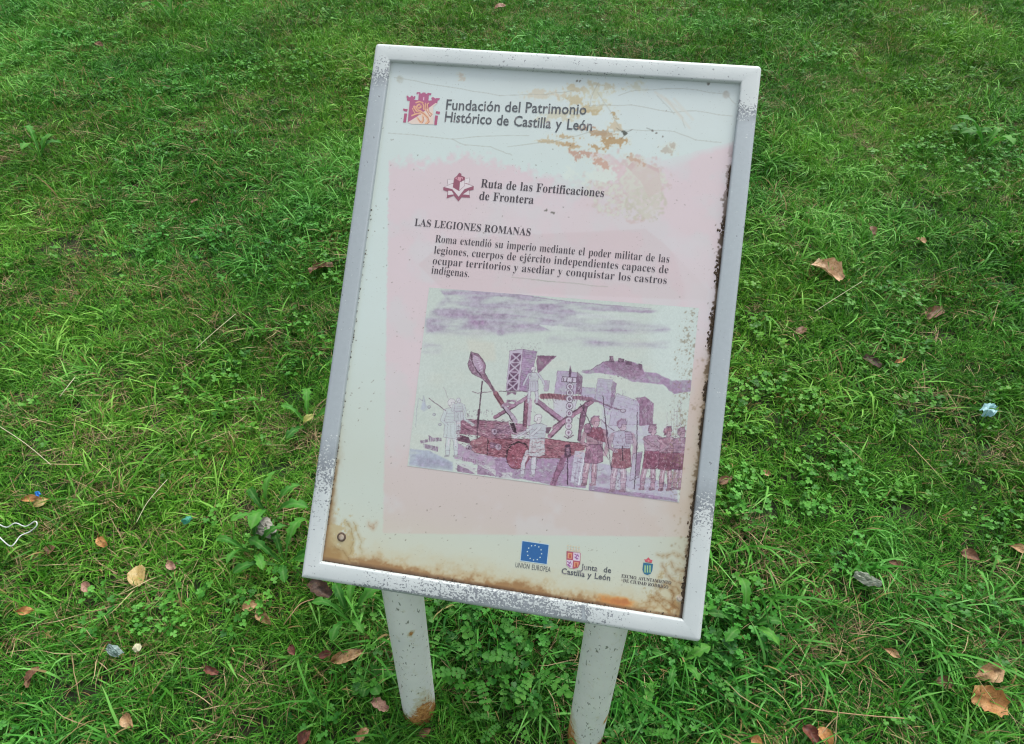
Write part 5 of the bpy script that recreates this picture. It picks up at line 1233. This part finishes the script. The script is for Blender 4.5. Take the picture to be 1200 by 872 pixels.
put_leaf((1085, 372), (1105, 362), 14, 'brown', 'withered brown leaf in the worn patch right of the frame', 'torn', .6, .05, .030, jag=.15)
put_leaf((930, 392), (946, 384), 9, 'brown', 'thin brown leaf between the frame and the worn patch', 'lance', .6, .05, .034)
put_leaf((580, 10), (592, 6), 6, 'pink', 'small pinkish leaf at the top edge above the board', 'ell', .5, .05, .05)
put_leaf((112, 50), (120, 54), 5, 'brown', 'tiny brown leaf at the upper left of the lawn', 'ell', .5, .05, .05)
put_leaf((224, 238), (232, 234), 5, 'brown', 'brown leaf fleck in the grass left of the board top', 'ell', .5, .05, .05)
put_leaf((1050, 425), (1060, 420), 6, 'orange', 'orange leaf fleck at the far right of the lawn', 'ell', .5, .05, .04)

# ================================================================== litter
def plain(name, c, rough=.5, trans=0.0, spec=.5):
    k = NT(name); cc = k.mix(k.mapr(k.noise(80, 4, .6, k.obj()), .3, .7), tuple(x * .75 for x in c), c); k.base(cc); k.rough(rough); k.b.inputs['Specular IOR Level'].default_value = spec
    if trans: k.translucent(cc, trans)
    return k.m
def scrap(p0, p1, wpx, name, label, cat, mat, h=.04, crumple=.10, seed=1, n=10):
    rr = np.random.default_rng(seed); a, d, L = frame_from_px(p0, p1, h); W = wpx / FPX * np.linalg.norm(a - CAM) * 1.1
    V, F = [], []; G = rr.normal(0, 1, (n + 1, n + 1)); G = (G + np.roll(G, 1, 0) + np.roll(G, 1, 1)) / 2
    oe = 1 + rr.uniform(-.10, .06, (4, n + 1))
    for i in range(n + 1):
        for j in range(n + 1):
            u, v = i / n, j / n * 2 - 1; V.append((L * (.5 + (u - .5) * oe[0, j]) + rr.normal(0, .006) * L, W * .5 * v * (1 - .5 * abs(u - .5) * 2 * (.4 + .6 * oe[1, i])) + .0006 * rr.normal(), G[i, j] * crumple * W * .55 + .25 * W * math.sin(v * 2.5 + u * 2) * (.3 + crumple)))
    for i in range(n):
        for j in range(n): b = i * (n + 1) + j; F.append((b, b + n + 1, b + n + 2, b + 1))
    nrm = np.array([0, -.35, 1.0]); yv = np.cross(nrm, d); yv /= np.linalg.norm(yv); zv = np.cross(d, yv)
    o_ = mesh_obj(name, V, F, mat, smooth_=False); o_.matrix_world = Matrix(((d[0], yv[0], zv[0], a[0]), (d[1], yv[1], zv[1], a[1]), (d[2], yv[2], zv[2], a[2]), (0, 0, 0, 1)))
    tag(o_, label, cat); return o_
M_PLA = plain('pale_plastic', (.38, .42, .34), .4, .3); M_BLU = plain('light_blue_plastic', (.38, .66, .70), .25, .2); M_GRNP = plain('teal_plastic', (.05, .30, .20), .5); M_BLUE2 = plain('blue_plastic', (.04, .22, .62), .35)
M_WHT = plain('white_plastic', (.72, .78, .74), .3, .2); M_TIS = plain('grey_tissue', (.40, .38, .34), .8, .2)
scrap((1001, 673), (1033, 684), 12, 'plastic_scrap', 'crumpled pale grey green plastic scrap lying right of the board', 'litter', M_PLA, .044, .16, 2)
scrap((1152, 484), (1167, 476), 12, 'plastic_scrap', 'light blue crumpled plastic scrap near the right edge', 'litter', M_BLU, .05, .3, 3, 6)
scrap((125, 758), (142, 767), 9, 'plastic_scrap', 'bluish translucent plastic scrap at lower left', 'litter', plain('bluish_plastic', (.34, .46, .44), .35, .4), .048, .2, 4)
scrap((213, 612), (224, 605), 7, 'plastic_scrap', 'small teal green plastic scrap left of the board', 'litter', M_GRNP, .046, .3, 5, 5)
scrap((41, 580), (47, 577), 6, 'plastic_scrap', 'tiny bright blue plastic scrap at the left edge', 'litter', M_BLUE2, .05, .4, 6, 4)
scrap((295, 606), (320, 626), 18, 'paper_scrap', 'crumpled grey paper tissue beside the lower left frame rail', 'litter', M_TIS, .05, .22, 7)
scrap((156, 762), (165, 756), 8, 'petal', 'small cream petal right of the bluish plastic scrap', 'petal', plain('cream_petal', (.70, .68, .45), .5, .3), .046, .1, 8, 5)
def tube(name, pts, rad, mat, label=None, cat=None, parent=None, n=6):
    V, F = [], []; pts = [np.array(p, float) for p in pts]
    for i, p in enumerate(pts):
        t = pts[min(i + 1, len(pts) - 1)] - pts[max(i - 1, 0)]; t /= np.linalg.norm(t); s_ = np.cross(t, [0, 0, 1.0]); s_ /= max(np.linalg.norm(s_), 1e-6); u = np.cross(s_, t)
        for q in range(n): an = 6.2832 * q / n; V.append(p + (s_ * math.cos(an) + u * math.sin(an)) * rad)
    for i in range(len(pts) - 1):
        for q in range(n): a = i * n + q; b = i * n + (q + 1) % n; F.append((a, b, b + n, a + n))
    F.append(tuple(range(n))[::-1]); F.append(tuple(range(len(V) - n, len(V))))
    o_ = mesh_obj(name, V, F, mat, smooth_=True, parent=parent)
    if label: tag(o_, label, cat)
    return o_
def spline(px, h, n=6):
    P_ = [at(a, b, hh) for (a, b), hh in zip(px, h)]; out = []
    for i in range(len(P_) - 1):
        p0, p1, p2, p3 = P_[max(i - 1, 0)], P_[i], P_[i + 1], P_[min(i + 2, len(P_) - 1)]
        for t in np.linspace(0, 1, n, endpoint=False): out.append(.5 * ((2 * p1) + (-p0 + p2) * t + (2 * p0 - 5 * p1 + 4 * p2 - p3) * t * t + (-p0 + 3 * p1 - 3 * p2 + p3) * t ** 3))
    out.append(P_[-1]); return out
tube('plastic_string', spline([(-6, 624), (4, 634), (12, 640), (17, 637), (24, 628), (35, 623), (43, 616), (41, 611), (30, 617), (18, 613), (8, 618), (-2, 614)], [.05, .044, .055, .058, .048, .044, .052, .055, .044, .052, .046, .05]), .0014, M_WHT, 'loop of white plastic string in the grass at the left edge', 'string')

# loose dry twigs and stems that catch the eye
M_TWIG = plain('dry_stem', (.42, .26, .14), .7); M_PALE = plain('pale_dry_stem', (.55, .52, .34), .7)
for px, hs, rd, mt, lb in (([(332, 733), (340, 722), (352, 708), (368, 702)], [.03, .05, .052, .05], .0011, M_TWIG, 'thin bent reddish stem under the lower left frame corner'),
                       ([(160, 612), (172, 590), (186, 573), (196, 562)], [.045, .055, .06, .055], .0009, M_PALE, 'pale dry stem standing out in the grass left of the board'),
                       ([(229, 409), (250, 390), (276, 368)], [.05, .06, .055], .0009, M_PALE, 'pale straw lying slantwise in the left lawn'),
                       ([(70, 465), (80, 452), (88, 442)], [.05, .06, .05], .0010, M_PALE, 'short yellowish stalk at the middle left'),
                       ([(0, 500), (30, 520), (60, 545)], [.05, .055, .045], .0009, M_PALE, 'long pale stalk running in from the left edge'),
                       ([(940, 830), (1010, 838), (1060, 842)], [.045, .05, .045], .0010, M_TWIG, 'long straw coloured stalk at the lower right'),
                       ([(955, 365), (975, 352), (1010, 330)], [.045, .05, .045], .0008, M_PALE, 'thin dry stalk below the large curled leaf')):
    tube('dry_stem', spline(px, hs), rd, mt, lb, 'stem')

# ================================================================== broad-leaved weeds, one plant each
k = NT('weed_leaf_green'); o = k.obj(); vv = k.attr('vein'); rnd = k.n('ShaderNodeObjectInfo').outputs['Random']
cw = k.ramp(k.math('ADD', k.math('MULTIPLY', k.noise(40, 4, .6, o), .7), k.math('MULTIPLY', rnd, .3)), [(.3, (.022, .12, .012)), (.5, (.050, .22, .022)), (.75, (.12, .34, .045))])
cw = k.mix(k.math('MULTIPLY', vv, .5), cw, (.16, .32, .09)); k.base(cw); k.rough(.6); k.b.inputs['Specular IOR Level'].default_value = .25; k.bump(k.math('SUBTRACT', k.noise(120, 3, .6, o), vv), .35, .001); k.translucent(cw, .28); M_BROAD = k.m
def toothed(L, W, lobes, depth, rr, arch=.25):
    V, F, VE = [], [], []; ni, nj = 26, 7
    for i in range(ni):
        t = i / (ni - 1); w_ = (.10 + .9 * smooth(t / .75)) * (1 if t < .85 else math.sqrt(max(0, 1 - ((t - .85) / .15) ** 2))) * (1 - depth * ((t * lobes) % 1)) 
        for j in range(nj):
            s_ = (j / (nj - 1) - .5) * 2; y = s_ * W * .5 * w_; z = L * (arch * math.sin(t * 2.3) * 1.1 + .02 * math.sin(11 * t + 2 * s_)) + abs(y) * .35
            V.append((L * t * .95 - (abs(s_) * depth * .03 * L), y, z)); VE.append(max(0, 1 - abs(s_) * 4))
    for i in range(ni - 1):
        for j in range(nj - 1): a = i * nj + j; F.append((a, a + nj, a + nj + 1, a + 1))
    return V, F, VE
def pinnate(L, pairs, ls, rr, arch=.3):
    V, F, VE = [], [], []; prev = None
    rach = [(L * t, 0, L * arch * math.sin(t * 2.2)) for t in np.linspace(0, 1, 7)]
    for (a, b) in zip(rach[:-1], rach[1:]):
        q = len(V); V += [(a[0], -.0007, a[2]), (a[0], .0007, a[2]), (b[0], .0006, b[2]), (b[0], -.0006, b[2])]; VE += [1] * 4; F.append((q, q + 1, q + 2, q + 3))
    sp = [((t), sg) for t in np.linspace(.30, .93, pairs) for sg in (-1, 1)] + [(1.0, 0)]
    for t, sg in sp:
        ox, oz = L * t, L * arch * math.sin(t * 2.2); an = sg * (1.15 - .2 * t) + rr.normal(0, .12); r_ = ls * (.7 + .5 * t) * rr.uniform(.85, 1.15) * (1.15 if sg == 0 else 1); tz = rr.uniform(-.15, .35)
        q = len(V); ca, sa = math.cos(an), math.sin(an); V.append((ox + ca * r_, sa * r_, oz + tz * r_)); VE.append(.4); n = 14
        for m in range(n):
            th = 2 * math.pi * m / n; rad = r_ * (.92 + .13 * (m % 2)); lx = r_ + rad * math.cos(th) * .95; ly = rad * math.sin(th) * .8
            V.append((ox + ca * lx - sa * ly, sa * lx + ca * ly, oz + tz * lx + abs(ly) * .25 + rr.normal(0, .02 * r_))); VE.append(.0)
        for m in range(n): F.append((q, q + 1 + m, q + 1 + (m + 1) % n))
    return V, F, VE
def weed(name, px, kind, nleaf, Lpx, label, cat, group, h=.012, azs=None):
    c = at(*px, 0.0); dist = np.linalg.norm(c - CAM); L0 = Lpx / FPX * dist * (.78 if kind != 'toothed' else 1.1); rr = np.random.default_rng(int(px[0] * 7 + px[1]))
    root = empty(name, (c[0], c[1], c[2] + h)); tag(root, label, cat, group); a0 = rr.uniform(0, 6.28)
    for i in range(nleaf):
        L = L0 * rr.uniform(.75, 1.15); az_ = (a0 + i * 2.399) if azs is None else math.radians(azs[i % len(azs)]) + rr.normal(0, .12)
        if kind == 'toothed': V, F, VE = toothed(L, L * rr.uniform(.20, .28), rr.integers(5, 8), rr.uniform(.4, .65), rr, rr.uniform(.28, .5))
        elif kind == 'plain': V, F, VE = toothed(L, L * rr.uniform(.42, .55), 3, .08, rr, rr.uniform(.3, .5))
        else: V, F, VE = pinnate(L, rr.integers(5, 8), L * .068, rr, rr.uniform(.15, .5))
        o_ = mesh_obj('leaf', V, F, M_BROAD, parent=root, smooth_=True); o_.rotation_euler = (rr.normal(0, .15), -rr.uniform(.05, .35), az_)
        a_ = o_.data.attributes.new('vein', 'FLOAT', 'POINT'); a_.data.foreach_set('value', np.array(VE, np.float32))
DG, PG_ = 'toothed rosette weeds by the sign', 'feathery weeds between the posts'
weed('dandelion', (318, 612), 'toothed', 6, 48, 'bright green toothed weed beside the crumpled paper tissue', 'weed', DG)
weed('dandelion', (335, 668), 'toothed', 7, 50, 'toothed weed hard against the lower left frame corner', 'weed', DG)
weed('dandelion', (300, 655), 'toothed', 5, 40, 'toothed weed a little left of the lower left frame corner', 'weed', DG)
weed('dandelion', (412, 735), 'toothed', 6, 46, 'toothed weed under the frame just left of the left post', 'weed', DG)
weed('dandelion', (438, 806), 'plain', 6, 30, 'soft green leafy weed touching the lower left post', 'weed', DG)
weed('dandelion', (868, 742), 'toothed', 5, 46, 'toothed weed right of the lower right frame corner', 'weed', DG)
weed('dandelion', (790, 785), 'toothed', 5, 36, 'small toothed weed right of the right post', 'weed', DG)
weed('dandelion', (362, 505), 'toothed', 4, 40, 'slim toothed weed half hidden by the left frame rail', 'weed', DG)
weed('dandelion', (1150, 182), 'toothed', 6, 34, 'toothed weed far up at the right edge of the lawn', 'weed', DG)
weed('dandelion', (205, 30), 'toothed', 6, 26, 'toothed weed at the top left of the lawn', 'weed', DG)
weed('dandelion', (1130, 168), 'plain', 5, 22, 'low broad leaved weed near the upper right edge', 'weed', DG)
weed('dandelion', (50, 190), 'toothed', 6, 32, 'toothed weed in the upper left lawn', 'weed', DG)
weed('burnet_plant', (560, 800), 'pinnate', 6, 58, 'feathery weed in the middle between the two posts', 'weed', PG_, azs=[100, 60, 150, 20, 200, 300])
weed('burnet_plant', (625, 790), 'pinnate', 7, 60, 'big feathery weed close to the left side of the right post', 'weed', PG_, azs=[110, 70, 150, 35, 180, 250, 320])
weed('burnet_plant', (520, 745), 'pinnate', 5, 40, 'feathery weed just right of the left post', 'weed', PG_)
weed('burnet_plant', (645, 745), 'pinnate', 6, 44, 'feathery weed under the frame beside the right post', 'weed', PG_)
weed('burnet_plant', (590, 850), 'pinnate', 5, 44, 'feathery weed at the lower edge between the posts', 'weed', PG_)
weed('burnet_plant', (540, 720), 'plain', 5, 32, 'broad leaved weed in the shade below the frame', 'weed', PG_)
weed('burnet_plant', (745, 860), 'pinnate', 5, 44, 'feathery weed at the lower edge right of the right post', 'weed', PG_)
weed('burnet_plant', (830, 790), 'pinnate', 4, 40, 'feathery weed below the lower right frame corner', 'weed', PG_)
